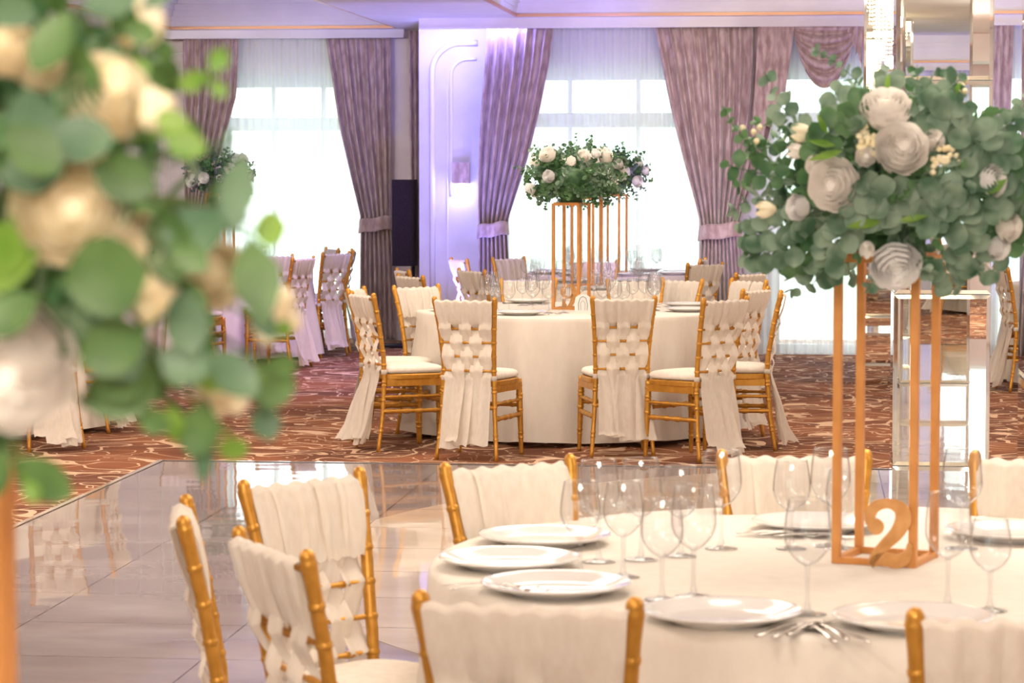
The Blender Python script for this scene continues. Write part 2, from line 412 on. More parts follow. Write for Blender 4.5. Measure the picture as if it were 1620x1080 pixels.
mb = MB(); mb.box(XC, W2[0], YB - .02, YB, 0, .10); mb.box(W2[1], W3[0], YB - .02, YB, 0, .10); struct('baseboard_back', mb, MT['plaster'])

# lower ceiling with two raised trays, stepped mouldings and a gilded line
TL = (RX(270, 25.1), RX(629, 25.1), 25.1); TR_ = (RX(815, 23.35), 6.6, 23.35)
TY0 = -6.5
mb = MB()
mb.box(XL, TL[0], YF, YL, ZS, ZC); mb.box(TL[0], TL[1], TL[2], YL, ZS, ZC); mb.box(TL[0], TL[1], YF, TY0, ZS, ZC)
mb.box(TL[1], TR_[0], YF, YL, ZS, ZC); mb.box(TR_[0], TR_[1], TR_[2], YL, ZS, ZC); mb.box(TR_[0], TR_[1], YF, TY0, ZS, ZC)
mb.box(TR_[1], XR, YF, YL, ZS, ZC)
struct('trim_4', mb, MT['plaster'])
def tray(k, x0, x1, y1):
    st = MB(); go = MB()
    for i, (d, z0, z1) in enumerate([(.012, ZS + .03, ZS + .075), (.026, ZS + .075, ZS + .12), (.046, ZS + .12, ZS + .18), (.07, ZS + .18, ZS + .235), (.11, ZS + .235, ZC)]):
        st.box(x0 + d, x1 - d, y1 - d, y1, z0, z1); st.box(x0, x0 + d, TY0, y1, z0, z1); st.box(x1 - d, x1, TY0, y1, z0, z1)
    go.box(x0 + .02, x1 - .02, y1 - .02, y1, ZS, ZS + .026); go.box(x0, x0 + .02, TY0, y1, ZS, ZS + .026); go.box(x1 - .02, x1, TY0, y1, ZS, ZS + .026)
    struct('trim_%d' % k, st, MT['plaster']); struct('trim_%d' % (k + 1), go, MT['goldtrim'])
tray(5, *TL); tray(7, *TR_)
# pelmet boxes that hide the curtain rails
mb = MB(); mb.box(XL, RX(640, 25.3), 25.28, 25.34, 2.90, ZS); mb.box(XL, RX(640, 25.3), 25.26, 25.36, 2.885, 2.905); struct('trim_9', mb, MT['plaster'])
mb = MB(); mb.box(RX(663, 23.5), XR, 23.50, 23.55, 2.885, ZS); mb.box(RX(663, 23.5), XR, 23.485, 23.565, 2.875, 2.89); struct('trim_10', mb, MT['plaster'])
# pilaster beside the left window
mb = MB(); mb.box(RX(604, 25.6), RX(652, 25.6), 25.52, YL, 0, ZS); struct('wall_pilaster', mb, MT['wall'])

# arch mouldings on the white pier and on the left wall
def arch(mb, xl, xr, ztop, zbot, y, r, open_right=True, w_=.022):
    pts = [(xl, y, zbot), (xl, y, ztop - r)]
    for i in range(1, 9):
        a = PI - (PI / 2) * i / 8; pts.append((xl + r + r * cos(a), y, ztop - r + r * sin(a)))
    pts.append((xr, y, ztop)); mb.tube(pts, w_, 8)
def zpx(py, Y): return on_y(810, py, Y).z
mb = MB(); arch(mb, RX(684, YB), RX(756, YB), zpx(68, YB), .3, YB - .005, .26, w_=.026)
arch(mb, RX(714, YB), RX(754, YB), zpx(93, YB), 1.4, YB - .004, .15, w_=.014); mb.tube([(RX(708, YB), YB - .002, .2), (RX(708, YB), YB - .002, 2.4)], .008, 6)
struct('trim_11', mb, MT['plaster'], smooth=True)
mb = MB(); arch(mb, RX(252, YL), RX(292, YL), zpx(82, YL), .4, YL - .004, .2, w_=.014); arch(mb, RX(268, YL), RX(292, YL), zpx(106, YL), .4, YL - .004, .14, w_=.009)
arch(mb, RX(175, YL), RX(170, YL), zpx(90, YL), .4, YL - .004, .2, w_=.014)
pts = [(RX(216, YL), YL - .004, .4), (RX(216, YL), YL - .004, 2.5)]
for i in range(1, 9):
    a = (PI / 2) * i / 8; pts.append((RX(216, YL) - .22 + .22 * cos(a), YL - .004, 2.5 + .26 * sin(a)))
mb.tube(pts, .016, 8); struct('trim_12', mb, MT['plaster'], smooth=True)

# LED cove on the pier (blue) and coloured washers on the drapes
mb = MB(); mb.box(RX(666, 23.7), RX(812, 23.7), 23.60, 23.62, 2.94, 2.96)
cv = mb.build('cove_light', MT['led'], None, False); tag(cv, 'thin blue LED strip tucked under the ceiling above the white pier', 'light')
area('cove_lamp', ((RX(666, 23.7) + RX(812, 23.7)) / 2, 23.58, 2.9), 1.0, 14, BLUE, (math.radians(25), 0, 0), .05)
spot('blue_washer', (RX(712, 21.2), 21.4, .25), (RX(700, YB), YB, 2.2), 90, BLUE, 70)
spot('blue_washer', (RX(700, 22.6), 22.7, .06), (RX(720, YB), YB, 2.3), 46, BLUE, 90)
spot('blue_washer', (RX(690, 22.9), 22.9, .3), (RX(778, YB), 23.66, 1.7), 60, BLUE, 60)
spot('blue_washer', (RX(690, 21.0), 21.0, .2), (RX(690, 22.8), 22.8, 2.96), 150, BLUE, 80)  # added low spot, stands in for the cove's blue glow on the ceiling
spot('violet_washer', (RX(1000, 20.5), 20.5, .9), (RX(1020, 23.3), 23.3, 3.0), 60, VIOLET, 110)  # added upward spot for a faint violet glow on the ceiling
spot('violet_washer', (RX(1185, 22.3), 22.5, .1), (RX(1190, YB), YB, 2.6), 26, VIOLET, 80)
spot('violet_washer', (RX(1590, 22.3), 22.5, .1), (RX(1585, YB), YB, 2.2), 170, BLUE, 80)
spot('violet_washer', (RX(470, 20), 20.5, 2.9), (RX(450, 21), 21.0, 0), 260, VIOLET, 110)
spot('blue_washer', (RX(905, 20), 21.8, 2.93), (RX(760, YB), YB, 2.9), 30, BLUE, 100)

# ================================================================== CURTAINS
def drape(name, ytop, ztop, edges, zs, folds, amp, seed, label, cat='curtain', mat='velvet', group=None, tie=None, nu=120):
    """edges(z)->(xl,xr); folds: pleats across; surface with pleats that gather where narrow"""
    rnd = random.Random(seed); ph = [rnd.uniform(-.5, .5) for _ in range(folds + 1)]
    am = [rnd.uniform(.55, 1.2) for _ in range(folds + 1)]
    w0 = edges(ztop)[1] - edges(ztop)[0]
    def fn(u, v):
        z = ztop + (zs[-1] - ztop) * v
        xl, xr = edges(z); wd = xr - xl
        q = u * folds; i = int(min(q, folds - 1)); f = q - i
        s_ = am[i] * sin(2 * PI * (q + .12 * sin(3 * v + ph[i]))) + .12 * sin(2 * PI * (2.3 * q + 1.7 * v + seed))
        g = amp * (.6 + .5 * min(1.6, w0 / max(wd, .05)) * .5)
        return (xl + wd * (u + .10 / folds * sin(2 * PI * q * 1.0 + 1)), ytop - g * s_ * (0.5 + .5 * min(1, v * 6)), z)
    mb = MB().grid(fn, nu, 40)
    root = mb.build(name, MT[mat])
    tag(root, label, cat, group)
    md = root.modifiers.new('thickness', 'SOLIDIFY'); md.thickness = .004
    if tie:
        zt, h, xl, xr = tie
        t_ = MB()
        def tf(u, v):
            a = 2 * PI * u; cxx = (xl + xr) / 2; hw = (xr - xl) / 2
            return (cxx + hw * cos(a) * (1 + .04 * (2 * v - 1)), ytop + .09 * sin(a) * 1.2, zt - h * v + .02 * cos(a) + .006 * sin(5 * a))
        t_.grid(tf, 40, 6, True)
        to = t_.build('tieback', MT[mat], root); m2_ = to.modifiers.new('thickness', 'SOLIDIFY'); m2_.thickness = .006
    return root
def edge_fn(Y, pts):
    """pts: list of (py, left px, right px) as seen, turned into metres on the plane y=Y"""
    P = [(zpx(py, Y), RX(a, Y), RX(b_, Y)) for py, a, b_ in pts]
    P[-1] = (0.02, P[-1][1], P[-1][2])
    def f(z):
        if z >= P[0][0]: return P[0][1], P[0][2]
        for i in range(len(P) - 1):
            if P[i][0] >= z >= P[i + 1][0]:
                t_ = (P[i][0] - z) / (P[i][0] - P[i + 1][0]); 
                return P[i][1] + (P[i + 1][1] - P[i][1]) * t_, P[i][2] + (P[i + 1][2] - P[i][2]) * t_
        return P[-1][1], P[-1][2]
    return f
def tie_at(Y, py0, py1, a, b_): return (zpx(py0, Y), zpx(py0, Y) - zpx(py1, Y), RX(a, Y), RX(b_, Y))
ZT = [2.92, .02]
Y1, Y2 = 25.42, 23.66
drape('velvet_curtain', Y1, 2.92, edge_fn(Y1, [(56, 290, 378), (150, 291, 374), (230, 292, 352), (300, 292, 334), (350, 294, 322), (372, 294, 320), (420, 292, 328), (540, 290, 332)]), ZT, 7, .05, 3,
      'mauve velvet curtain tied back at the left edge of the left window', group=None, tie=tie_at(Y1, 350, 370, 292, 323))
drape('velvet_curtain', Y1, 2.92, edge_fn(Y1, [(56, 515, 618), (120, 525, 618), (200, 537, 618), (270, 553, 618), (340, 570, 617), (366, 571, 618), (430, 570, 622), (540, 568, 624)]), ZT, 7, .05, 4,
      'mauve velvet curtain tied back at the right of the left window, beside the speaker', tie=tie_at(Y1, 344, 366, 568, 620))
drape('velvet_curtain', 24.9, 2.93, edge_fn(24.9, [(46, 647, 664), (300, 650, 664), (540, 649, 664)]), ZT, 2, .03, 5, 'narrow purple-lit strip of curtain left of the white pier')
drape('velvet_curtain', Y2, 2.90, edge_fn(Y2, [(43, 770, 875), (110, 766, 866), (180, 760, 852), (250, 757, 835), (320, 756, 813), (352, 757, 803), (374, 758, 803), (430, 757, 806), (560, 755, 808)]), ZT, 7, .05, 6,
      'blue-lit velvet curtain tied back beside the white pier', tie=tie_at(Y2, 352, 374, 755, 804))
drape('velvet_curtain', Y2, 2.90, edge_fn(Y2, [(43, 1033, 1240), (110, 1047, 1235), (180, 1062, 1224), (250, 1080, 1206), (320, 1100, 1180), (352, 1108, 1170), (376, 1109, 1172), (430, 1106, 1178), (565, 1104, 1182)]), ZT, 11, .055, 7,
      'wide mauve velvet curtain tied back at the right of the middle window', tie=tie_at(Y2, 352, 376, 1106, 1174), nu=170)
# cascading jabot with a stepped zigzag edge
def jabot(Y, pxl, pxr, py0, left_bot, right_bot, folds, label, seed):
    xl, xr = RX(pxl, Y), RX(pxr, Y); zt = zpx(py0, Y); zl, zr = zpx(left_bot, Y), zpx(right_bot, Y)
    def fn(u, v):
        q = u * folds; tri = abs((q % 1) - .5) * 2
        zb = zl + (zr - zl) * (int(q) + .5 * (q % 1)) / folds + .05 * tri
        return (xl + (xr - xl) * (u * .85 + .15 * (1 - v) + .05 * sin(q * 2 * PI)), Y - .05 * tri - .03, zt + (zb - zt) * v)
    o = MB().grid(fn, folds * 12 + 1, 24).build('curtain_jabot', MT['velvet']); tag(o, label, 'curtain')
    md = o.modifiers.new('thickness', 'SOLIDIFY'); md.thickness = .005
jabot(23.60, 1188, 1256, 43, 262, 130, 5, 'stepped cascade of mauve velvet falling right of the middle window', 1)
jabot(23.60, 1566, 1600, 43, 160, 300, 3, 'purple-lit velvet cascade right of the tall mirrored column', 2)
jabot(23.60, 1338, 1372, 43, 62, 128, 3, 'slanting velvet fold at the right end of the swag', 3)
# swag
def swag(Y, pxl, pxr, py0, py1, folds, label):
    xl, xr = RX(pxl, Y), RX(pxr, Y); zt = zpx(py0, Y); zb = zpx(py1, Y)
    def fn(u, v):
        s_ = 1 - (2 * u - 1) ** 2; q = v * folds
        inset = .13 * v ** 2 * (1 if u < .5 else -1) * abs(2 * u - 1)
        return (xl + (xr - xl) * u + inset * (xr - xl) * .6, Y - .05 - .10 * s_ * (.3 + v) - .028 * s_ * sin(2 * PI * q) * (1 if v > .03 else 0), zt + (zb - zt) * (v * (.35 + .65 * s_ ** .75)) )
    o = MB().grid(fn, 60, 80).build('curtain_swag', MT['velvet']); tag(o, label, 'curtain')
    md = o.modifiers.new('thickness', 'SOLIDIFY'); md.thickness = .005
swag(23.60, 1254, 1352, 43, 142, 5, 'scalloped mauve velvet swag draped over the right window')
# sheers
def sheer(px0, px1, Y, zt, label, seed):
    x0, x1 = RX(px0, Y), RX(px1, Y); n = max(6, int((x1 - x0) / .075)); rnd = random.Random(seed)
    jit = [rnd.uniform(-.4, .4) for _ in range(n + 2)]; am = [rnd.uniform(.5, 1.3) for _ in range(n + 2)]
    def fn(u, v):
        q = u * n; i = int(q); f = q - i; a = am[i] * (1 - f) + am[i + 1] * f; j = jit[i] * (1 - f) + jit[i + 1] * f
        return (x0 + (x1 - x0) * u, Y + .022 * a * sin(2 * PI * q + j * (1 + 2 * v)), zt + (.015 - zt) * v)
    o = MB().grid(fn, n * 8 + 1, 10).build('sheer_curtain', MT['sheer']); tag(o, label, 'curtain')
sheer(352, 592, 25.58, 2.92, 'white sheer curtain filling the left window', 1)
sheer(800, 1112, 23.80, 2.90, 'white sheer curtain filling the wide middle window', 2)
sheer(1205, 1440, 23.80, 2.90, 'white sheer curtain filling the window behind the mirrored columns', 3)
sheer(1560, 1740, 23.80, 2.90, 'white sheer curtain at the far right edge', 4)

# ================================================================== MIRRORED COLUMNS
def column(x0, y0, wd, label, segs):
    root = thing('mirrored_column', label, 'column', (x0 + wd / 2, y0 + wd / 2, 0), 0)
    h = wd / 2 - .012
    MB().box(-h, h, -h, h, 0, ZS).build('core', MT['frame'], root, False)
    a = wd / 2; bv = .022
    for (z0, z1) in segs:
        mir = MB(); bev = MB()
        for k in range(4):
            R_ = Matrix.Rotation(k * PI / 2, 3, 'Z')
            o = [(-a + .002, z0 + .003), (a - .002, z0 + .003), (a - .002, z1 - .003), (-a + .002, z1 - .003)]
            i_ = [(-a + bv, z0 + bv), (a - bv, z0 + bv), (a - bv, z1 - bv), (-a + bv, z1 - bv)]
            V = [R_ @ Vector((x, -a + .005, z)) for x, z in o] + [R_ @ Vector((x, -a, z)) for x, z in i_]
            bev.add(V, [(0, 1, 5, 4), (1, 2, 6, 5), (2, 3, 7, 6), (3, 0, 4, 7)])
            mir.add(V[4:], [(0, 1, 2, 3)])
        p = mir.build('mirror_panel', MT['mirror'], root, False)
        bev.build('bevel', MT['bevel'], p, False)
    return root
SEG = [(0, .16), (.16, 1.02), (1.02, 2.08), (2.08, ZS)]
c1 = on_z(1411, 787, 0); c2 = on_z(1362, 607, 0)
column(c1.x, c1.y, .48, 'tall mirrored column with bevelled panels right of the table marked 9', SEG)
column(c2.x, c2.y, .48, 'second mirrored column standing farther back, left of the nearer one', SEG)
column(.63, 7.75, .48, 'mirrored column cut off by the right edge of the picture', SEG)

# ================================================================== CHIAVARI CHAIR
def interp(tab, z):
    if z <= tab[0][0]: return tab[0][1]
    for i in range(len(tab) - 1):
        if z <= tab[i + 1][0]:
            t_ = (z - tab[i][0]) / (tab[i + 1][0] - tab[i][0]); return tab[i][1] + (tab[i + 1][1] - tab[i][1]) * t_
    return tab[-1][1]
YBK = [(0, -.235), (.2, -.200), (.42, -.183), (.55, -.188), (.75, -.222), (.92, -.262)]
HWB = [(0, .180), (.25, .158), (.46, .149), (.60, .152), (.75, .163), (.92, .181)]
def post_pt(s, z): return (s * interp(HWB, z), interp(YBK, z), z)
def ringed(zs_, r0, r1, rings, z0, z1):
    out = []
    ks = [z0 + (z1 - z0) * i / 24 for i in range(25)]
    for rz_ in rings: ks += [rz_ - .013, rz_ - .009, rz_ + .009, rz_ + .013, rz_ - .0065, rz_ - .004, rz_, rz_ + .004, rz_ + .0065]
    ks = sorted(set(round(k, 4) for k in ks if z0 <= k <= z1))
    for k in ks:
        t_ = (k - z0) / (z1 - z0); r = r0 + (r1 - r0) * min(1, t_ * 1.6)
        for rz_ in rings:
            d = abs(k - rz_)
            if d < .0045: r += .0024
        out.append((k, r))
    return out
RAILS = [.745, .667, .588, .506]
def make_chair_meshes():
    me = {}
    for s in (-1, 1):
        pr = ringed(None, .0118, .0145, [.12, .145, .30, .385, .405, .506, .588, .667, .745, .82], 0, .893)
        pr += [(.897, .0165), (.903, .0168), (.907, .0145), (.912, .0158), (.919, .0142), (.926, .009), (.929, .001)]
        m_ = MB(); m_.tube([post_pt(s, z) if z <= .893 else (s * .179, -.256 - (z - .893) * .2, z) for z, r in pr], [r for z, r in pr], 10)
        me['rear%d' % s] = m_.mesh('leg', MT['gold'])
        pr = ringed(None, .0115, .0178, [.10, .125, .26, .33, .35, .40], 0, .44)
        m_ = MB(); m_.tube([(s * (.178 + .012 * (1 - z / .44)), .165 + .012 * (1 - z / .44), z) for z, r in pr], [r for z, r in pr], 10)
        me['front%d' % s] = m_.mesh('leg', MT['gold'])
    # back rails, top rail and little spindles
    for k, z in enumerate(RAILS + [.887]):
        m_ = MB(); a = Vector(post_pt(-1, z)); b_ = Vector(post_pt(1, z)); pts = []; rr = []
        for i in range(25):
            t_ = i / 24; p = a.lerp(b_, t_); p.y -= .012 * sin(PI * t_); pts.append(p)
            rr.append(.0062 + (.0028 if i in (5, 6, 11, 13, 18, 19) else 0))
        m_.tube(pts, rr, 8); me['rail%d' % k] = m_.mesh('back_rail', MT['gold'])
    m_ = MB()
    for x in (-.085, -.035, .035, .085):
        pts = []; rr = []
        for i in range(9):
            z = .745 + .14 * i / 8; pts.append((x, interp(YBK, z) - .011, z)); rr.append(.0055 + (.0025 if i in (2, 4, 6) else 0))
        m_.tube(pts, rr, 7)
    me['spindles'] = m_.mesh('spindles', MT['gold'])
    # seat
    def outline(g, n=40):
        o = []
        for i in range(n):
            a = 2 * PI * i / n; cx_, sy_ = cos(a), sin(a)
            ex = .42
            x = math.copysign(abs(cx_) ** ex, cx_); y = math.copysign(abs(sy_) ** ex, sy_)
            hw = .172 + .028 * (y + 1) / 2
            o.append((x * (hw - g), .0 + y * (.195 - g)))
        return o
    m_ = MB(); n = 40; lay = [(0.006, .418), (0, .424), (0, .446), (.006, .452), (.05, .453)]
    vs = [(x, y, z) for g, z in lay for x, y in outline(g)]
    fs = [(j * n + i, j * n + (i + 1) % n, (j + 1) * n + (i + 1) % n, (j + 1) * n + i) for j in range(len(lay) - 1) for i in range(n)]
    fs += [tuple(range(n))[::-1], tuple((len(lay) - 1) * n + i for i in range(n))]
    m_.add(vs, fs)
    m_.box(-.175, .175, .150, .178, .395, .425)
    for s in (-1, 1): m_.bar((s * .15, -.17, .402), (s * .182, .16, .402), .026, .04)
    me['seat'] = m_.mesh('seat', MT['gold'], False)
    m_ = MB(); lay = [(.012, .453), (0.0, .463), (-.002, .475), (.004, .488), (.022, .497), (.06, .503), (.12, .506), (.17, .506)]
    vs = [(x * (.97), y * .97 + .004, z) for g, z in lay for x, y in outline(g)]
    fs = [(j * n + i, j * n + (i + 1) % n, (j + 1) * n + (i + 1) % n, (j + 1) * n + i) for j in range(len(lay) - 1) for i in range(n)]
    fs += [tuple(range(n))[::-1], tuple((len(lay) - 1) * n + i for i in range(n))]
    m_.add(vs, fs)
    me['cushion'] = m_.mesh('cushion', MT['cushion'])
    m_ = MB()
    for s in (-1, 1):
        m_ = MB(); x, y, z = post_pt(s, .465); m_.lathe([(.0145, -.014), (.0175, -.012), (.0175, .012), (.0145, .014)], 12, (x, y, z)); m_.bar((x * .96, y, z), (x * .9, y + .03, z), .012, .022)
        me['tie%d' % s] = m_.mesh('cushion_tie', MT['sash'])
    def st(a, b_, r=.0125):
        a, b_ = Vector(a), Vector(b_); m2 = MB(); pts = [a.lerp(b_, i / 24) for i in range(25)]
        rr = [r + (.004 if i in (3, 9, 10, 14, 15, 21) else 0) - (.0015 if i in (0, 24) else 0) for i in range(25)]
        m2.tube(pts, rr, 8); return m2.mesh('stretcher', MT['gold'])
    me['st0'] = st((-.162, -.20, .235), (-.184, .17, .235)); me['st1'] = st((.162, -.20, .235), (.184, .17, .235))
    me['st2'] = st((-.182, .17, .29), (.182, .17, .29)); me['st3'] = st((-.159, -.195, .30), (.159, -.195, .30))
    me['st4'] = st((-.160, -.19, .32), (-.183, .168, .32), .009); me['st5'] = st((.160, -.19, .32), (.183, .168, .32), .009)
    return me
CM = make_chair_meshes()
def make_sash(seed, flare, low):
    rnd = random.Random(seed); mb = MB(); NS = 5
    stops = [.885] + RAILS
    for k in range(NS):
        u0 = (k + .5) / NS * 2 - 1
        hang = low + rnd.uniform(0, .07); fo = rnd.uniform(0, 6); dx = rnd.uniform(-.02, .02); fl = rnd.uniform(.3, 1) * flare
        path = []  # z, y offset from back plane (negative = behind chair), width, lateral shift
        path.append((.728, .020, .056, 0)); path.append((.79, .026, .074, 0)); path.append((.86, .027, .078, 0)); path.append((.896, .020, .080, 0)); path.append((.908, 0, .080, 0)); path.append((.898, -.020, .080, 0))
        path.append((.83, -.020, .080, 0))
        for r, z in enumerate(RAILS):
            front = (k + r) % 2 == 1       # passes on the seat side, so the rail shows
            path.append((z + .036, -.008, .072, 0)) if r else path.append((z + .030, -.012, .074, 0))
            path.append((z, .016 if front else -.024, .070 if front else .076, 0))
        path.append((.47, -.012, .066, 0)); path.append((.40, -.020, .082, dx * .4))
        path.append((.28, -.028 - .02 * fl, .100, dx)); path.append((.14, -.034 - .05 * fl, .112, dx * 1.3)); path.append((hang, -.04 - .10 * fl, .122, dx * 1.5))
        # resample smooth
        n = 64; P = []
        for i in range(n):
            t_ = i / (n - 1) * (len(path) - 1); a = int(min(t_, len(path) - 2)); f = t_ - a; f = f * f * (3 - 2 * f)
            P.append(tuple(path[a][q] * (1 - f) + path[a + 1][q] * f for q in range(4)))
        wr = rnd.uniform(0, 6); wr2 = rnd.uniform(.6, 1.3); psi = rnd.uniform(-.5, .5) * (1 + flare)
        def fn(u, v):
            i = v * (n - 1); a = int(min(i, n - 2)); f = i - a
            z, yo, wd, sh = [P[a][q] * (1 - f) + P[a + 1][q] * f for q in range(4)]
            hw = interp(HWB, max(z, .0)) - .014
            if z < .46: hw = .128
            low_ = max(0, (.5 - z) / .5)
            x = u0 * hw + sh + (u - .5) * wd * cos(psi * low_); yo += (u - .5) * wd * sin(psi * low_) - .02 * low_
            rip = (.0025 + .009 * low_) * sin(u * 2 * PI * (1.1 + .1 * low_) * wr2 + wr + 2 * z) + .0012 * sin(u * 15 + z * 12 + fo)
            cup = -.0025 * (1 - (2 * u - 1) ** 2)
            yb = interp(YBK, max(z, .25)) if z > .25 else interp(YBK, .25)
            return (x, yb - .011 * (1 if z > .46 else .3) + yo + rip + cup, z + .004 * sin(u * 9 + k))
        mb.grid(fn, 11, n)
    return mb.mesh('sash', MT['sash'])
SASH = [make_sash(1, .4, .06), make_sash(2, 1.0, .03), make_sash(5, .1, .09), make_sash(9, .9, .02)]
def new_chair(variant):
    t_ = thing('chiavari_chair', '', 'chair')
    for s in (-1, 1): link('leg', CM['rear%d' % s], t_); link('leg', CM['front%d' % s], t_)
    for k in range(5): link('back_rail', CM['rail%d' % k], t_)
    link('spindles', CM['spindles'], t_); link('seat', CM['seat'], t_)
    cu = link('cushion', CM['cushion'], t_); [link('cushion_tie', CM['tie%d' % s], cu) for s in (-1, 1)]
    for k in range(6): link('stretcher', CM['st%d' % k], t_)
    link('sash', SASH[variant], t_)
    return t_
PROTO = {}
def place_chair(x, y, ang, label, variant=0, z=0.0, group=None):
    """ang: facing direction in degrees clockwise from the view axis"""
    rz = YAW - math.radians(ang)
    if variant not in PROTO:
        PROTO[variant] = new_chair(variant); c = PROTO[variant]; c.location = (x, y, z); c.rotation_euler = (0, 0, rz); c['label'] = label
    else: c = copy_tree(PROTO[variant], (x, y, z), rz, label)
    if group: c['group'] = group
    return c
def chair_px(pxc, ytop, ang, label, variant=0, group=None, z=0.0):
    p = on_z(pxc, ytop, .925 + z); rz = YAW - math.radians(ang)
    f = Vector((-sin(rz), cos(rz), 0))
    q = p + f * .262
    return place_chair(q.x, q.y, ang, label, variant, z, group)
G2 = 'gold chairs around the near table'; G9 = 'gold chairs around the table marked 9'; GB = 'gold chairs at the tables by the middle window'; GL = 'gold chairs at the left tables'
FZ = .02
chair_px(291, 800, 84, 'gold bamboo-style chair seen edge-on, leftmost beside the shiny dance floor', 0, G2, FZ)
chair_px(478, 750, 133, 'gold chair with loosely woven ivory sash, right behind the two leftmost near chairs', 2, G2, FZ)
chair_px(429, 852, 64, 'gold chair with flat-topped near post overlapping the chair behind it, lower left', 1, G2, FZ)
chair_px(833, 941, 12, 'large gold chair back with wrinkled ivory sash, bottom centre before the plates', 0, G2, FZ)
chair_px(1625, 962, -3, 'gold chair back cut off at the bottom right corner', 2, G2, FZ)
chair_px(804, 726, 147, 'gold chair behind the leftmost plates, its ivory sash facing the camera', 0, G2, FZ)
chair_px(1256, 712, 180, 'gold chair across the near table, behind the glasses and left of the flower stand', 1, G2, FZ)
chair_px(1655, 719, 208, 'gold chair with ivory sash across the near table at the right edge', 2, G2, FZ)
chair_px(573, 462, 66, 'gold chair at the left side of the table marked 9, sash trailing on the carpet', 3, G9)
chair_px(563, 454.5, 102, 'gold chair half hidden directly behind the leftmost chair of the table marked 9', 0, G9)
chair_px(658, 450, 138, 'gold chair with folded sash behind the left edge of the table marked 9', 1, G9)
chair_px(734.5, 470, 19, 'front left gold chair of the table marked 9, long sash woven through its rails', 0, G9)
chair_px(987, 468, -7, 'front middle gold chair of the table marked 9, seen straight from behind', 2, G9)
chair_px(1148, 470, -43, 'gold chair turned left at the front right of the table marked 9', 1, G9)
chair_px(1196, 455, -60, 'gold chair between the two rightmost chairs of the table marked 9', 0, G9)
chair_px(1236, 461, -84, 'rightmost gold chair of the table marked 9, seen from its side', 3, G9)
chair_px(836, 440, 180, 'gold chair behind the table marked 9, left of the number stand', 0, G9)
chair_px(1005, 441, 184, 'gold chair behind the table marked 9, right of the number stand', 2, G9)
chair_px(1079, 440, 226, 'gold chair angled inward at the back right of the table marked 9', 1, G9)
chair_px(1185, 441, 236, 'gold chair seen over the right chairs of the table marked 9', 0, G9)
chair_px(649, 434, 60, 'small distant gold chair right of the black speaker', 0, GB)
chair_px(637, 425, 74, 'small distant gold chair just under the black speaker', 2, GB)
chair_px(746, 425, 58, 'gold chair below the blue-lit curtain, at the left of the second table', 1, GB)
chair_px(1116, 415, -38, 'gold chair in front of the wide mauve curtain at the second table', 0, GB)
chair_px(1187, 430, -52, 'gold chair right of the second table, top peeping over nearer chairs', 2, GB)
chair_px(726, 408, 68, 'gold chair against the white pier at the farthest table', 0, GB)
chair_px(804, 406, 136, 'gold chair under the blue-lit curtain at the farthest table', 1, GB)
chair_px(940, 411, 180, 'gold chair behind the second table, in front of the middle window', 2, GB)
chair_px(1112, 408, -80, 'farthest gold chair at the foot of the wide mauve curtain', 0, GB)
chair_px(91, 463, -38, 'gold chair under the blurred flowers at the far left, sash touching the carpet', 1, GL)
chair_px(188, 449, -84, 'gold chair seen from its side right of the far left table', 3, GL)
chair_px(480, 405.5, -66, 'gold chair whose white sash flares to the right on the purple-lit carpet', 3, GL)
chair_px(434, 402, -36, 'gold chair left of the flaring sash at the left window table', 0, GL)
chair_px(356, 402.5, -72, 'gold chair glimpsed between blurred leaves below the left flower ball', 1, GL)
chair_px(532, 398, -54, 'gold chair with knotted white sash left of the speaker curtain', 0, GL)
chair_px(526, 391.5, -112, 'gold chair directly behind the one with the knotted white sash', 2, GL)
chair_px(558, 394, -95, 'slim side view of a gold chair against the left window curtain', 1, GL)
chair_px(285, 410, 18, 'gold chair mostly hidden behind the blurred cream blooms', 0, GL)
chair_px(1583, 421, 84, 'gold chair right of the tall mirrored column, sash spread on the carpet', 3)

# ================================================================== TABLES
ZT_ = .77
def table(lat, dep, R_, label, cl_label, seed, base=0.0, n_leg=True):
    x, y = cam_xy(lat, dep)
    t_ = thing('banquet_table', label, 'table', (x, y, base), 0, 'round banquet tables')
    MB().lathe([(0.0001, ZT_ - .035), (R_ - .03, ZT_ - .035), (R_ - .03, ZT_ - .006), (0.0001, ZT_ - .006)], 48).build('tabletop', MT['table'], t_)
    for k in range(4):
        a = PI / 4 + k * PI / 2; q = R_ * .55
        MB().tube([(q * cos(a), q * sin(a), 0), (q * cos(a), q * sin(a), ZT_ - .035)], .018, 8).build('leg', MT['table'], t_)
    rnd = random.Random(seed); nf = rnd.randint(11, 14); ph = rnd.uniform(0, 6); h = ZT_ - base
    def fn(u, v):
        a = 2 * PI * u
        if v < .3:
            r = (R_ - .03) * (v / .3) ** .8; return (r * cos(a), r * sin(a), ZT_)
        t2 = (v - .3) / .7
        if t2 < .12:
            b_ = t2 / .12 * PI / 2; r = R_ - .03 + .022 * sin(b_); z = ZT_ - .022 * (1 - cos(b_)); return (r * cos(a), r * sin(a), z)
        d = (t2 - .12) / .88
        fold = sin(nf * a + ph + .8 * sin(3 * a + ph)) + .4 * sin(2.3 * nf * a + 1.3 * ph)
        r = R_ - .008 + .05 * d + .072 * d ** .8 * fold
        return (r * cos(a), r * sin(a), ZT_ - .022 - (ZT_ - .052) * d + .01 * fold * d)
    o = MB().grid(fn, 288, 34, True).build('tablecloth', MT['linen'], None, True, (x, y, base)); tag(o, cl_label, 'tablecloth', 'ivory tablecloths')
    return x, y
T2 = (.81, 5.80); T9 = (.375, 16.8); TB = (.56, 20.1); TC = (.85, 22.55); TN = (-3.6, 17.05); TLb = (-2.6, 23.6); TR2 = (4.8, 20.6); T1 = (-.495, 1.95)
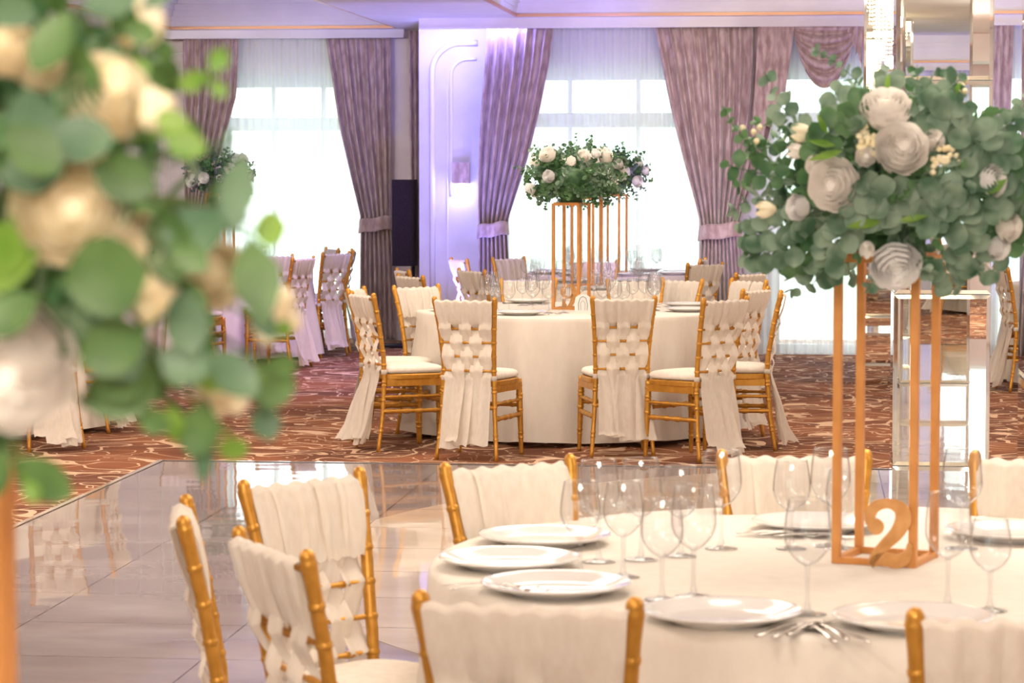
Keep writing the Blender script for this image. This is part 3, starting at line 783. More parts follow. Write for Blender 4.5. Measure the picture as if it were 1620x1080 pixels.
table(*T2, 1.0, 'near round banquet table set with plates and glasses, marked 2', 'ivory tablecloth on the near table marked 2', 1, FZ)
table(*T9, .99, 'round banquet table in the middle of the room marked 9', 'ivory floor-length tablecloth on the table marked 9', 2)
table(*TB, .82, 'round banquet table directly behind the table marked 9', 'pale tablecloth on the second table, behind the one marked 9', 3)
table(*TC, .76, 'farthest round banquet table before the middle window', 'pale tablecloth on the farthest table before the middle window', 4)
table(*TN, .98, 'round banquet table behind the blurred flowers at the far left', 'tablecloth glimpsed under the blurred flowers at the far left', 5)
table(*TLb, .86, 'round banquet table before the left window', 'tablecloth on the table before the left window', 6)
table(*TR2, .98, 'round banquet table at the far right behind the mirrored columns', 'tablecloth at the far right behind the mirrored columns', 7)
table(*T1, .95, 'closest round banquet table, below the picture, under the blurred flowers', 'tablecloth under the blurred foreground flower stand', 8)

# ================================================================== PLATES, GLASSES, CUTLERY
pm = MB().lathe([(0.0001, .004), (.085, .004), (.088, 0), (.094, 0), (.097, .005), (.128, .014), (.150, .021), (.1525, .0235), (.1515, .0255), (.147, .0245), (.126, .0185), (.104, .010), (.092, .0075), (0.0001, .0075)], 56).mesh('dinner_plate', MT['china'])
def put_plate(x, y, z, label, group):
    o = link('dinner_plate', pm, None, (x, y, z)); return tag(o, label, 'plate', group)
def glass_meshes(h, rb, rim, foot):
    st = h * .42; bh = h - st
    bowl = []
    for i in range(22):
        t_ = i / 21
        a = t_ * PI * .5
        # tulip: widest about 45 percent up the bowl
        if t_ < .45: r = rb * sin((t_ / .45) * PI / 2) ** .62
        else: r = rb + (rim - rb) * ((t_ - .45) / .55) ** 1.7
        bowl.append((max(r, .003), st + bh * t_))
    b_ = MB().lathe(bowl, 32)
    b_.lathe([(rim - .0006, h - .0012), (rim + .0008, h), (rim - .0004, h + .0010), (rim - .0016, h)], 32)
    bm_ = b_.mesh('bowl', MT['glass'])
    s_ = MB(); s_.lathe([(.0075, st + .010), (.0048, st - .004), (.0040, st * .6), (.0042, st * .3), (.007, .010), (.013, .0065)], 14)
    stm = s_.mesh('stem', MT['glass'])
    f_ = MB(); f_.lathe([(.0001, .0062), (.013, .0060), (foot * .7, .0036), (foot, .0018), (foot, .0006), (.0001, .0003)], 30)
    return bm_, stm, f_.mesh('foot', MT['glass'])
GK = {'tall': glass_meshes(.222, .0455, .0375, .037), 'medium': glass_meshes(.200, .0425, .0345, .035), 'small': glass_meshes(.178, .0400, .0325, .034)}
def put_glass(kind, x, y, z, label, group):
    t_ = thing('wine_glass', label, 'glass', (x, y, z), 0, group)
    a, b_, c_ = GK[kind]
    link('bowl', a, t_); link('stem', b_, t_); link('foot', c_, t_)
    return t_
# fork: handle, neck, four tines
def fork_mesh():
    mb = MB(); n = 22
    pr = [(0, .004), (.01, .0065), (.04, .0062), (.08, .0042), (.115, .0030), (.128, .0045), (.140, .0105), (.152, .0125)]
    vs = []; 
    for (y, w_) in pr:
        z = .006 + .010 * sin(min(1, y / .2) * PI) * .7 if y < .13 else .009 - (y - .13) * .1
        for sx, dz in ((-1, 0), (1, 0), (1, .002), (-1, .002)): vs.append((sx * w_, y, z + dz))
    fs = [(i * 4 + k, i * 4 + (k + 1) % 4, (i + 1) * 4 + (k + 1) % 4, (i + 1) * 4 + k) for i in range(len(pr) - 1) for k in range(4)] + [(3, 2, 1, 0)]
    mb.add(vs, fs)
    for x in (-.0105, -.0035, .0035, .0105):
        mb.tube([(x, .150, .0078), (x, .168, .0052), (x, .182, .0052), (x * 1.02, .198, .0085)], [.0018, .0017, .0015, .0006], 5)
    return mb.mesh('fork', MT['steel'])
fm = fork_mesh()
def put_fork(x, y, z, rz, label, group):
    o = link('fork', fm, None, (x, y, z), (0, 0, rz)); return tag(o, label, 'fork', group)
Z2 = ZT_ + FZ
def tz(px, py, z=None): return on_z(px, py, Z2 if z is None else z)
PG = 'white dinner plates on the near table'
for px, py, lb in ((862, 860, 'white dinner plate farthest back of the three at the left rim'), (806, 897, 'white dinner plate overhanging leftmost on the near table'), (880, 938, 'white dinner plate just over the big chair back, nearest of the left three'),
                   (1141, 983, 'white dinner plate at the front centre of the near table'), (1445, 992, 'white dinner plate partly behind the bottom right chair'), (1290, 838, 'white dinner plate behind the flower stand of the near table'),
                   (1600, 852, 'white dinner plate at the right rim across the near table')):
    p = tz(px, py); put_plate(p.x, p.y, Z2, lb, PG)
GG = 'clear wine glasses on the near table'
for kind, px, py, lb in (('medium', 918, 912, 'clear wine glass nearest the left plates'), ('tall', 947, 889, 'clear wine glass behind the one nearest the left plates'), ('medium', 986, 913, 'second clear wine glass from the left in the near row'),
                         ('tall', 1014, 886, 'clear wine glass at the back of the left cluster'), ('medium', 1047, 949, 'clear wine glass standing closest to the front centre plate'), ('tall', 1097, 944, 'clear wine glass right of the front one, in the left cluster'),
                         ('medium', 1077, 880, 'clear wine glass in the middle back of the left cluster'), ('tall', 1141, 868, 'tall clear wine glass at the right end of the left cluster'), ('tall', 1277, 972, 'large clear wine glass left of the number 2 stand'),
                         ('tall', 1313, 864, 'tall wine glass seen behind the left pole of the flower stand'), ('medium', 1252, 868, 'wine glass behind the large one left of the flower stand'), ('tall', 1521, 868, 'wine glass behind the right side of the flower stand'),
                         ('tall', 1499, 960, 'large clear wine glass right of the number 2 stand'), ('small', 1566, 966, 'smaller clear wine glass at the right end of the near table'), ('small', 1334, 868, 'small wine glass behind the flower stand poles')):
    p = tz(px, py); put_glass(kind, p.x, p.y, Z2, lb, GG)
FG_ = 'steel forks on the near table'
for i, (px, py, r, lb) in enumerate(((700, 931, -98, 'fork at the left rim beside the plates, back one'), (712, 938, -93, 'fork at the left rim beside the plates, front one'),
        (1196, 1012, -38, 'leftmost fork right of the front centre plate'), (1222, 1014, -34, 'second fork right of the front centre plate'), (1246, 1010, -30, 'third fork right of the front centre plate'),
        (1322, 1022, 10, 'leftmost fork of the upright trio beside the bottom right plate'), (1341, 1018, 14, 'middle fork of the upright trio beside the bottom right plate'), (1376, 1022, 26, 'rightmost fork of the upright trio beside the bottom right plate'),
        (1165, 848, -100, 'back fork in the dark bunch near the middle chair'), (1180, 846, -96, 'middle fork in the dark bunch near the middle chair'), (1196, 850, -88, 'front fork in the dark bunch near the middle chair'),
        (1222, 852, -94, 'single fork right of the dark bunch'))):
    p = tz(px, py); put_fork(p.x, p.y, Z2, YAW + math.radians(r), lb, FG_)
SECT = ['front', 'front right', 'right', 'back right', 'back', 'back left', 'left', 'front left']
def settings(T, name, kinds, off=0.0, R_=1.0, forks=False, plates=True, skip=()):
    for k, s in enumerate(SECT):
        if k in skip: continue
        a = -PI / 2 + (k + off) * PI / 4       # camera frame: -90 deg = towards camera
        def P(r, da): return cam_xy(T[0] + r * cos(a + da), T[1] + r * sin(a + da))
        if plates:
            x, y = P(.78 * R_, 0); put_plate(x, y, ZT_, 'white plate at the %s of the %s' % (s, name), 'plates on the ' + name)
        for i, kd in enumerate(kinds):
            x, y = P((.56 - .03 * i) * R_, .14 + (i - 1) * .17)
            put_glass(kd, x, y, ZT_, '%s clear wine glass at the %s of the %s' % (kd, s, name), 'glasses on the ' + name)
        if forks:
            x, y = P(.86 * R_, .235); put_fork(x, y, ZT_, YAW + a + PI / 2, 'steel fork at the %s of the %s' % (s, name), 'forks on the ' + name)
settings(T9, 'table marked 9', ('tall', 'medium', 'small'), .45, forks=True)
settings(TB, 'second table behind number 9', ('tall', 'medium', 'small'), .2, .81)
settings(TC, 'farthest table by the window', ('tall', 'medium'), .3, .75)
settings(TLb, 'table before the left window', ('tall', 'medium'), .3, .85)
settings(TR2, 'table at the far right', ('tall',), .3, .97, skip=(0, 1, 2, 3, 4))

# ================================================================== FLOWERS
def petal(mb, M, w_, l_, cup, curl, nu=6, nv=7):
    def fn(u, v):
        s_ = (u - .5) * 2; wd = w_ * (sin(PI * min(1, .12 + v * .80)) ** .6)
        x = s_ * wd * .5; z = l_ * v; y = -cup * (1 - s_ * s_) * sin(PI * v * .8) + curl * v * v * v + .04 * w_ * sin(6 * s_ + 3 * v)
        return M @ Vector((x, y, z))
    mb.grid(fn, nu, nv)
def rose_mesh(seed, mat, open_=1.0):
    """unit bloom, radius about 1, facing +Z"""
    rnd = random.Random(seed); mb = MB()
    for ring, (n, tilt, r, top) in enumerate([(3, 0, .20, .98), (4, 4, .34, .98), (5, 10, .50, .93), (6, 18, .66, .84), (7, 28, .80, .70), (8, 42, .90, .50)]):
        for i in range(n):
            a = 2 * PI * (i + .37 * ring) / n + rnd.uniform(-.12, .12); half = PI / n * 1.45; tw = rnd.uniform(-.05, .05); tp = top + rnd.uniform(-.05, .05)
            def fn(u, v, a=a, half=half, tw=tw, tp=tp, r=r, tilt=tilt):
                s_ = (u - .5) * 2; an = a + s_ * half * (.55 + .45 * sin(PI * min(.5, v * .7)) )
                z = -.5 + (tp + .5) * v * (1 - .10 * s_ * s_)
                rr = r * sin(PI * (.10 + .47 * v)) * (1 + .05 * s_) + .02 * sin(5 * s_ + ring) * v + (.10 + tilt * .003) * max(0, v - .8) * 2.2
                return Vector((cos(an) * rr, sin(an) * rr, z + tw * s_))
            mb.grid(fn, 8, 8)
    mb.lathe([(.001, -.55), (.4, -.48), (.70, -.2), (.74, .1), (.60, .36), (.40, .56), (.2, .7), (.001, .74)], 18)
    return mb.mesh('rose', mat)
def tulip_mesh(mat):
    mb = MB()
    for ring in (0, 1):
        for i in range(3):
            M = Matrix.Rotation(2 * PI * i / 3 + ring * PI / 3, 4, 'Z') @ Matrix.Translation((0, -.22 - .04 * ring, -.9)) @ Matrix.Rotation(math.radians(14 - 2 * ring), 4, 'X')
            def fn(u, v, M=M):
                s_ = (u - .5) * 2; wd = 1.25 * sin(PI * (.10 + .86 * v)) ** .7
                ang = s_ * wd * .62; rr = .55 * sin(PI * (.12 + .72 * v))
                return M @ Vector((sin(ang) * (rr + .12), .25 - cos(ang) * (rr + .02), 1.9 * v))
            mb.grid(fn, 7, 9)
    return mb.mesh('tulip', mat)
def leaf(mb, p, d, n_, L, W, cup=.15, pointed=False):
    """leaf from p along d with face normal n_"""
    d = Vector(d).normalized(); s_ = d.cross(Vector(n_)).normalized(); nn = s_.cross(d)
    rows = [(.0, .04), (.16, .62), (.38, .96), (.62, 1.0), (.84, .68), (1.0, .10)] if not pointed else [(.0, .05), (.15, .55), (.35, .98), (.55, .95), (.78, .55), (1.0, .02)]
    vs = []
    for t_, wv in rows:
        for s in (-1, 0, 1):
            vs.append(Vector(p) + d * (L * t_) + s_ * (s * W * .5 * wv) + nn * (cup * W * (abs(s) * wv * .6 - .5 * sin(PI * t_) + .0)))
    fs = [(i * 3 + k, i * 3 + k + 1, (i + 1) * 3 + k + 1, (i + 1) * 3 + k) for i in range(len(rows) - 1) for k in (0, 1)]
    mb.add(vs, fs)
def rv(rnd):
    while True:
        v = Vector((rnd.uniform(-1, 1), rnd.uniform(-1, 1), rnd.uniform(-1, 1)))
        if .1 < v.length < 1: return v.normalized()
def sprig_geo(mb, st, rnd, p0, d0, length, lsize, droop=.25, round_=True, step=None):
    d = Vector(d0).normalized(); p = Vector(p0); n = max(3, int(length / (step or lsize * .62))); pts = [p.copy()]
    bend = rv(rnd) * .12
    for i in range(n):
        d = (d + bend + Vector((0, 0, -droop / n))).normalized(); q = p + d * (length / n)
        side = d.cross(rv(rnd)).normalized()
        sz = lsize * (1.0 - .45 * i / n) * rnd.uniform(.8, 1.15)
        for s in (-1, 1):
            dr = (side * s + d * .55).normalized(); nm = (d * rnd.uniform(.2, 1) + rv(rnd) * .7).normalized()
            leaf(mb, q, dr, nm, sz, sz * (.92 if round_ else .42), .18, not round_)
        p = q; pts.append(p.copy())
    leaf(mb, p, d, rv(rnd), lsize * .6, lsize * .5)
    if st is not None: st.tube(pts, .0016 if lsize < .08 else .0025, 5)
ROSE = {k: rose_mesh(i + 3, MT[m_]) for i, (k, m_) in enumerate((('ivory', 'petal'), ('white', 'petal_w'), ('cream', 'petal_c')))}
TULIP = {'ivory': tulip_mesh(MT['petal']), 'cream': tulip_mesh(MT['petal_c'])}
redc = MB().lathe([(.001, .42), (.16, .40), (.2, .32), (.001, .30)], 10).mesh('flower_centre', MT['redc'])
def bloom(root, kind, col, p, direction, r, name=None):
    me = ROSE[col] if kind == 'rose' else TULIP[col]
    o = link(name or kind, me, root, p)
    o.rotation_mode = 'QUATERNION'; o.rotation_quaternion = Vector(direction).to_track_quat('Z', 'Y'); o.scale = (r, r, r) if kind == 'rose' else (r * .75,) * 3
    return o
def foliage_ball(root, rnd, rx, rz, n, lsize, mats, stuff_name='foliage'):
    """dense inner leaves"""
    for mi, m_ in enumerate(mats):
        mb = MB(); st = MB()
        for i in range(n // len(mats)):
            v = rv(rnd); 
            if v.z < -.75: continue
            p0 = Vector((v.x * rx * .45, v.y * rx * .45, v.z * rz * .45))
            sprig_geo(mb, st, rnd, p0, v + rv(rnd) * .35, rnd.uniform(.42, .62) * (rx if abs(v.z) < .6 else rz) * 1.05, lsize * rnd.uniform(.75, 1.1), .2)
        o = mb.build(stuff_name, MT[m_], root); o['kind'] = 'stuff'
        if mi == 0:
            s = st.build('stems', MT['stem'], root); s['kind'] = 'stuff'
def stand(x, y, z, rz, label, h=.66, side=.17):
    t_ = thing('flower_stand', label, 'stand', (x, y, z), rz, 'tall gold flower stands')
    a = side / 2; b_ = .017
    for sx in (-1, 1):
        for sy in (-1, 1):
            MB().box(sx * a - b_ / 2, sx * a + b_ / 2, sy * a - b_ / 2, sy * a + b_ / 2, 0, h).build('pole', MT['stand'], t_, False)
    for nm, z0 in (('base_frame', 0), ('top_frame', h - .014)):
        mb = MB(); 
        for s in (-1, 1):
            mb.box(-a, a, s * a - b_ * .45, s * a + b_ * .45, z0 + .0005, z0 + .0135); mb.box(s * a - b_ * .45, s * a + b_ * .45, -a, a, z0 + .0005, z0 + .0135)
        mb.build(nm, MT['stand'], t_, False)
    mb = MB().box(-a, a, -a, a, h, h + .006); mb.build('top_plate', MT['stand'], t_, False)
    return t_
def ball(x, y, zc, label, seed, rx=.33, rz=.22, n=70, lsize=.05, mats=('leaf_a', 'leaf_b'), roses=9, sprigs=14, zb=None, petals='ivory'):
    rnd = random.Random(seed)
    root = thing('floral_centrepiece', label, 'flowers', (x, y, zc), YAW, 'tall floral centrepieces')
    MB().lathe([(.001, -rz * .55 - .005), (.09, -rz * .5), (.13, -rz * .2), (.12, rz * .1), (.001, rz * .25)], 14).build('foam_base', MT['leaf_b'], root)
    if zb is not None: MB().lathe([(.001, zb), (.07, zb), (.07, -rz * .5), (.001, -rz * .5)], 16).build('pot', MT['leaf_b'], root)
    foliage_ball(root, rnd, rx, rz, n, lsize, mats)
    for i in range(sprigs):
        v = rv(rnd); v.z = v.z * .7 + .1
        mb = MB(); st = MB(); sprig_geo(mb, mb, rnd, Vector((v.x * rx * .6, v.y * rx * .6, v.z * rz * .6)), v, rx * rnd.uniform(.5, .72), lsize * .75, .1)
        mb.build('eucalyptus_sprig', MT[mats[i % len(mats)]], root)
    return root, rnd
# stands: turned about 22 degrees from the view axis
SA = YAW - math.radians(24)
x2, y2 = cam_xy(T2[0] + .005, T2[1] + .02)
stand(x2, y2, Z2, SA, 'gold four-poled flower stand on the near table holding the big bouquet', .665)
r2, rnd = ball(x2, y2, Z2 + .665 + .165, 'large bouquet of ivory roses and eucalyptus on the near gold stand', 11, .345, .235, 130, .042, ('leaf_a', 'leaf_b', 'leaf_a', 'leaf_b'), 0, 10, -.155)
dep2 = T2[1]
def hero(px, py, push=.0):
    """point on the camera-side surface of the near bouquet seen at the pixel, in the bouquet's own axes"""
    p = at_depth(px, py, dep2 - .05); o = Vector((x2, y2, Z2 + .83)); rel = p - o
    rel = Matrix.Rotation(-YAW, 3, 'Z') @ rel
    q = 1 - (rel.x / .37) ** 2 - (rel.z / .26) ** 2
    rel.y = -.30 * math.sqrt(max(q, .02)) - push
    return rel
for kind, col, px, py, dpx, dirv in (('rose', 'ivory', 1380, 186, 84, (-.1, -.6, .8)), ('rose', 'ivory', 1398, 240, 88, (0, -1, .25)), ('rose', 'ivory', 1306, 291, 88, (-.45, -.9, .0)), ('rose', 'white', 1396, 408, 86, (.05, -.9, -.5)),
        ('rose', 'white', 1252, 326, 44, (-.7, -.7, 0)), ('rose', 'white', 1535, 286, 54, (.6, -.8, .1)), ('rose', 'ivory', 1447, 226, 38, (.3, -.9, .3)), ('rose', 'white', 1500, 326, 34, (.4, -.9, 0)), ('rose', 'ivory', 1567, 356, 50, (.6, -.8, 0)),
        ('rose', 'white', 1556, 386, 44, (.5, -.8, -.3)), ('rose', 'ivory', 1275, 262, 34, (-.6, -.8, .2)), ('rose', 'ivory', 1346, 250, 34, (-.1, -1, .2)),
        ('tulip', 'cream', 1258, 213, 50, (-1, -.2, .15)), ('tulip', 'cream', 1204, 330, 46, (-1, -.3, -.05)), ('tulip', 'ivory', 1353, 388, 42, (-.2, -.8, -.6)), ('tulip', 'ivory', 1566, 234, 52, (1, -.2, .2)), ('tulip', 'ivory', 1248, 240, 42, (-1, -.4, 0))):
    p = hero(px, py, .02); o = bloom(r2, kind, col, p, dirv, dpx / 2 / 733 * .95)
    if (px, py) == (1447, 226): link('flower_centre', redc, o)
# hand-placed leaves and sprigs of the near bouquet
lm = {0: MB(), 1: MB(), 2: MB()}
rr = random.Random(77)
for px0, py0, px1, py1, n_, ls, mi in ((1290, 300, 1150, 262, 6, .036, 1), (1270, 330, 1178, 380, 5, .045, 0), (1290, 240, 1220, 160, 5, .035, 0), (1320, 220, 1310, 150, 4, .045, 0), (1420, 190, 1500, 130, 5, .036, 0), (1440, 180, 1495, 175, 3, .05, 0),
        (1385, 160, 1388, 118, 3, .036, 0), (1510, 230, 1590, 190, 5, .034, 0), (1540, 270, 1615, 250, 4, .05, 1), (1540, 310, 1625, 320, 5, .055, 0), (1500, 380, 1560, 430, 4, .048, 0), (1250, 380, 1182, 410, 4, .05, 0), (1300, 380, 1240, 420, 5, .045, 1),
        (1470, 400, 1500, 450, 4, .045, 0), (1430, 330, 1350, 300, 4, .055, 0), (1440, 300, 1500, 360, 5, .056, 0), (1400, 330, 1330, 330, 4, .054, 0), (1480, 210, 1560, 250, 5, .056, 0), (1470, 260, 1530, 330, 5, .054, 0), (1330, 350, 1290, 400, 4, .05, 0), (1420, 290, 1450, 340, 4, .054, 0),
        (1300, 400, 1283, 448, 2, .052, 0), (1262, 260, 1300, 200, 4, .045, 1), (1330, 200, 1345, 165, 3, .045, 1), (1590, 300, 1640, 360, 5, .055, 0), (1560, 400, 1600, 300, 5, .05, 1), (1440, 250, 1480, 190, 4, .056, 0)):
    a = hero(px0, py0, .03); b_ = hero(px1, py1, .05)
    mb = MB(); d = (b_ - a); n_ = max(2, n_)
    for i in range(n_):
        q = a + d * ((i + .5) / n_) + rv(rr) * .008
        side = Vector((d.z, rr.uniform(-.02, .02), -d.x)).normalized()
        for s in (-1, 1):
            nm = (Vector((rr.uniform(-.5, .5), -1, rr.uniform(-.3, .8)))).normalized()
            leaf(mb, q, side * s + d.normalized() * .5 + rv(rr) * .25, nm, ls * rr.uniform(.85, 1.15), ls * .88, .15)
    leaf(mb, b_, d, (0, -1, .3), ls * .7, ls * .6)
    mb.tube([a, a + d * .5 + Vector((0, -.004, 0)), b_], .0016, 5)
    mb.build('eucalyptus_sprig', MT['leaf_a' if mi == 0 else 'leaf_b'], r2)
for px, py, ang, L_, W_ in ((1310, 240, 195, .075, .018), (1300, 232, 170, .06, .016), (1370, 345, 190, .08, .02), (1395, 345, 10, .06, .016), (1382, 150, 85, .04, .012), (1290, 215, 120, .05, .014), (1530, 305, 40, .05, .02), (1480, 160, 60, .04, .014)):
    p = hero(px, py, .05); mb = MB(); a = math.radians(ang)
    leaf(mb, p, (cos(a), -.2, sin(a)), (0, -1, .4), L_, W_, .3, True); mb.build('bright_leaf', MT['leaf_c'], r2)
mb = MB()
for px, py, k in ((1345, 218, 16), (1470, 245, 16), (1455, 262, 10), (1352, 232, 10), (1500, 135, 6), (1182, 215, 5), (1340, 320, 8)):
    for i in range(k):
        p = hero(px + rr.uniform(-16, 16), py + rr.uniform(-16, 16), .03)
        mb.lathe([(.001, -.006), (.006, -.003), (.007, .001), (.004, .006), (.001, .007)], 6, p)
o = mb.build('filler_blossoms', MT['filler'], r2); o['kind'] = 'stuff'
# the other bouquets
def random_blooms(root, rnd, rx, rz, n, cols, size):
    for i in range(n):
        a = -PI / 2 + (i + rnd.uniform(-.3, .3)) * 2 * PI / n * 1.0; el = rnd.uniform(-.5, .8)
        v = Vector((cos(a) * cos(el), sin(a) * cos(el), sin(el)))
        p = Vector((v.x * rx * .86, v.y * rx * .86, v.z * rz * .9))
        bloom(root, 'rose' if i % 4 else 'tulip', rnd.choice(cols) if i % 4 else 'ivory', p, v, size * rnd.uniform(.6, 1.1))
for (lat, dep, lb, lb2, seed, mats, cols, n_) in ((T9[0] - .005, T9[1] - .02, 'gold four-poled flower stand on the table marked 9', 'bouquet of white roses and eucalyptus above the table marked 9', 21, ('leaf_a', 'leaf_b'), ('ivory', 'white'), 90),
        (TB[0] + .0, TB[1], 'gold flower stand just behind the one on the table marked 9', 'bouquet partly hidden behind the one above the table marked 9', 22, ('leaf_a', 'leaf_b'), ('ivory', 'white'), 80),
        (TC[0] + .0, TC[1], 'farthest gold flower stand before the middle window', 'bluish farthest bouquet at the right of the trio in the middle', 23, ('leaf_d', 'leaf_b'), ('white',), 80),
        (TLb[0] + .04, TLb[1], 'gold flower stand before the left window', 'small bluish bouquet before the left window curtain', 24, ('leaf_d', 'leaf_b'), ('white',), 80),
        (TLb[0] - .9, TLb[1] + .9, None, None, 0, (), (), 0)):
    if not lb: continue
    x, y = cam_xy(lat, dep); stand(x, y, ZT_, SA, lb, .66)
    rt, rn = ball(x, y, ZT_ + .66 + .17, lb2, seed, .31, .225, int(n_ * 1.4), .042, mats, 0, 12, -.165)
    random_blooms(rt, rn, .31, .225, 15, cols, .052)

# foreground bouquet, out of focus, at the left
x1, y1 = cam_xy(*T1); dep1 = T1[1]
stand(x1, y1, ZT_, SA, 'blurred gold flower stand at the lower left edge', .655)
r1, rnd = ball(x1, y1, ZT_ + .655 + .20, 'huge out-of-focus bouquet of cream roses and green leaves filling the left side', 31, .27, .21, 90, .045, ('leaf_e', 'leaf_b'), 0, 5, -.195)
OC = Vector((x1, y1, ZT_ + .855))
def fgp(px, py, push=.0):
    p = at_depth(px, py, dep1); rel = Matrix.Rotation(-YAW, 3, 'Z') @ (p - OC)
    q = 1 - (rel.x / .42) ** 2 - (rel.z / .30) ** 2
    rel.y = -.27 * math.sqrt(max(q, .0)) - push
    k = (dep1 + rel.y) / dep1        # keep the bearing while moving towards the lens
    c0 = Matrix.Rotation(-YAW, 3, 'Z') @ (Vector((0, 0, EYE)) - OC)
    y_ = rel.y; base = Matrix.Rotation(-YAW, 3, 'Z') @ (p - OC)
    return c0 + (base - c0) * ((y_ - c0.y) / (base.y - c0.y))
for kind, col, px, py, dpx, dirv in (('rose', 'cream', 110, 330, 210, (.2, -1, .1)), ('rose', 'ivory', 22, 565, 235, (0, -1, -.2)), ('rose', 'cream', 222, 392, 125, (.5, -.9, -.1)), ('rose', 'cream', 165, 168, 160, (.4, -.9, .5)),
        ('rose', 'cream', 330, 432, 120, (.7, -.8, -.2)), ('rose', 'cream', 70, 110, 110, (0, -.8, .6)), ('tulip', 'cream', 185, 612, 46, (.5, -.8, -.5)), ('rose', 'cream', 215, 455, 60, (.4, -.9, -.4)), ('rose', 'cream', 20, 90, 100, (-.2, -.9, .6))):
    p = fgp(px, py, .0); s_ = F_PX / (dep1 + p.y); bloom(r1, kind, col, p, dirv, dpx / 2 / s_ * .95)
mats_ = {'a': 'leaf_f', 'b': 'leaf_e', 'c': 'leaf_c'}
for k, (px, py, L_, W_, ang, m_) in enumerate(((130, 640, 130, 95, 20, 'b'), (60, 400, 120, 80, 200, 'c'), (20, 350, 110, 90, 240, 'c'), (250, 300, 110, 80, 160, 'b'), (255, 325, 130, 85, -80, 'b'), (200, 270, 90, 45, -95, 'b'), (300, 210, 60, 42, 150, 'c'), (260, 215, 70, 50, -20, 'c'),
        (330, 120, 50, 34, 200, 'c'), (335, 115, 44, 34, 60, 'c'), (335, 128, 34, 26, -50, 'c'), (385, 245, 130, 62, -100, 'a'), (395, 345, 60, 45, 170, 'a'), (400, 365, 55, 60, 5, 'c'), (395, 375, 150, 80, -80, 'b'), (360, 350, 120, 90, 200, 'a'), (270, 440, 90, 70, -60, 'b'),
        (290, 455, 110, 70, -85, 'a'), (100, 450, 140, 130, 10, 'b'), (230, 520, 120, 90, 210, 'b'), (150, 500, 120, 100, -60, 'a'), (250, 560, 90, 70, -20, 'a'), (300, 600, 90, 60, 10, 'c'), (330, 560, 100, 70, -40, 'a'), (390, 600, 80, 80, -10, 'b'), (410, 640, 60, 50, -70, 'a'), (330, 640, 90, 70, -110, 'b'),
        (325, 690, 80, 34, -95, 'a'), (270, 640, 60, 36, -80, 'c'), (430, 520, 34, 30, 0, 'c'), (230, 600, 80, 60, 190, 'b'), (110, 20, 110, 70, 240, 'b'), (80, 60, 140, 90, -60, 'b'), (40, 140, 120, 90, -80, 'a'), (70, 220, 110, 80, 0, 'a'), (10, 200, 110, 80, -40, 'b'), (0, 280, 110, 80, 10, 'a'), (180, 60, 60, 50, 60, 'b'),
        (130, 10, 90, 60, 10, 'a'), (195, 40, 60, 40, -20, 'b'), (215, 90, 34, 22, -60, 'c'), (20, 730, 110, 70, -30, 'b'), (10, 715, 90, 60, -120, 'b'), (40, 760, 40, 30, -60, 'c'), (160, 545, 120, 80, 160, 'b'), (215, 655, 60, 45, -20, 'b'), (175, 420, 70, 60, 220, 'b'), (270, 390, 70, 46, -30, 'b'), (295, 500, 90, 60, -70, 'b'), (60, 30, 100, 60, 160, 'a'),
        (60, 470, 110, 70, -150, 'b'), (400, 480, 70, 40, -60, 'a'), (360, 230, 26, 16, 80, 'a'), (230, 10, 50, 34, 40, 'a'), (365, 690, 40, 50, -80, 'c'), (430, 585, 44, 40, 20, 'b'))):
    p = fgp(px, py, .02 + .012 * (k % 4)); s_ = F_PX / (dep1 + p.y); a = math.radians(ang); mb = MB()
    rn2 = random.Random(k)
    leaf(mb, p, (cos(a), rn2.uniform(-.2, .2), sin(a)), (rn2.uniform(-.3, .3), -1, rn2.uniform(-.2, .5)), L_ / s_, W_ / s_, .18, W_ / L_ < .6)
    # short stalk back into the bouquet
    tail = Vector((p.x * .8, p.y * .4, p.z * .8)); mb.tube([p, p.lerp(tail, .5) + Vector((0, 0, .004)), tail], .0016, 5)
    mb.build('leaf', MT[mats_[m_]], r1)
mb = MB()
for px, py, k_, sp in ((215, 30, 14, 30), (250, 170, 6, 20), (440, 500, 12, 26), (350, 610, 14, 30), (180, 130, 6, 12), (250, 480, 10, 25)):
    for i in range(k_):
        p = fgp(px + rr.uniform(-sp, sp), py + rr.uniform(-sp, sp), .02)
        mb.lathe([(.001, -.009), (.008, -.004), (.010, .001), (.006, .008), (.001, .010)], 6, p)
o = mb.build('filler_blossoms', MT['filler'], r1); o['kind'] = 'stuff'

# ================================================================== TABLE NUMBERS AND CARD
def poly2(stroke, widths):
    """outline of a calligraphic stroke: centre points with half widths"""
    L_, R_ = [], []
    n = len(stroke)
    for i, (x, z) in enumerate(stroke):
        a = stroke[max(i - 1, 0)]; b_ = stroke[min(i + 1, n - 1)]; dx, dz = b_[0] - a[0], b_[1] - a[1]; l_ = math.hypot(dx, dz) or 1
        L_.append((x - dz / l_ * widths[i], z + dx / l_ * widths[i])); R_.append((x + dz / l_ * widths[i], z - dx / l_ * widths[i]))
    return L_, R_
def ribbon_solid(mb, stroke, widths, y0, y1):
    L_, R_ = poly2(stroke, widths); n = len(L_)
    vs = [(x, y0, z) for x, z in L_] + [(x, y0, z) for x, z in R_] + [(x, y1, z) for x, z in L_] + [(x, y1, z) for x, z in R_]
    fs = []
    for i in range(n - 1):
        fs += [(i, i + 1, n + i + 1, n + i), (2 * n + i, 3 * n + i, 3 * n + i + 1, 2 * n + i + 1), (i, 2 * n + i, 2 * n + i + 1, i + 1), (n + i, n + i + 1, 3 * n + i + 1, 3 * n + i)]
    fs += [(0, n, 3 * n, 2 * n), (n - 1, 3 * n - 1, 4 * n - 1, 2 * n - 1)]
    mb.add(vs, fs)
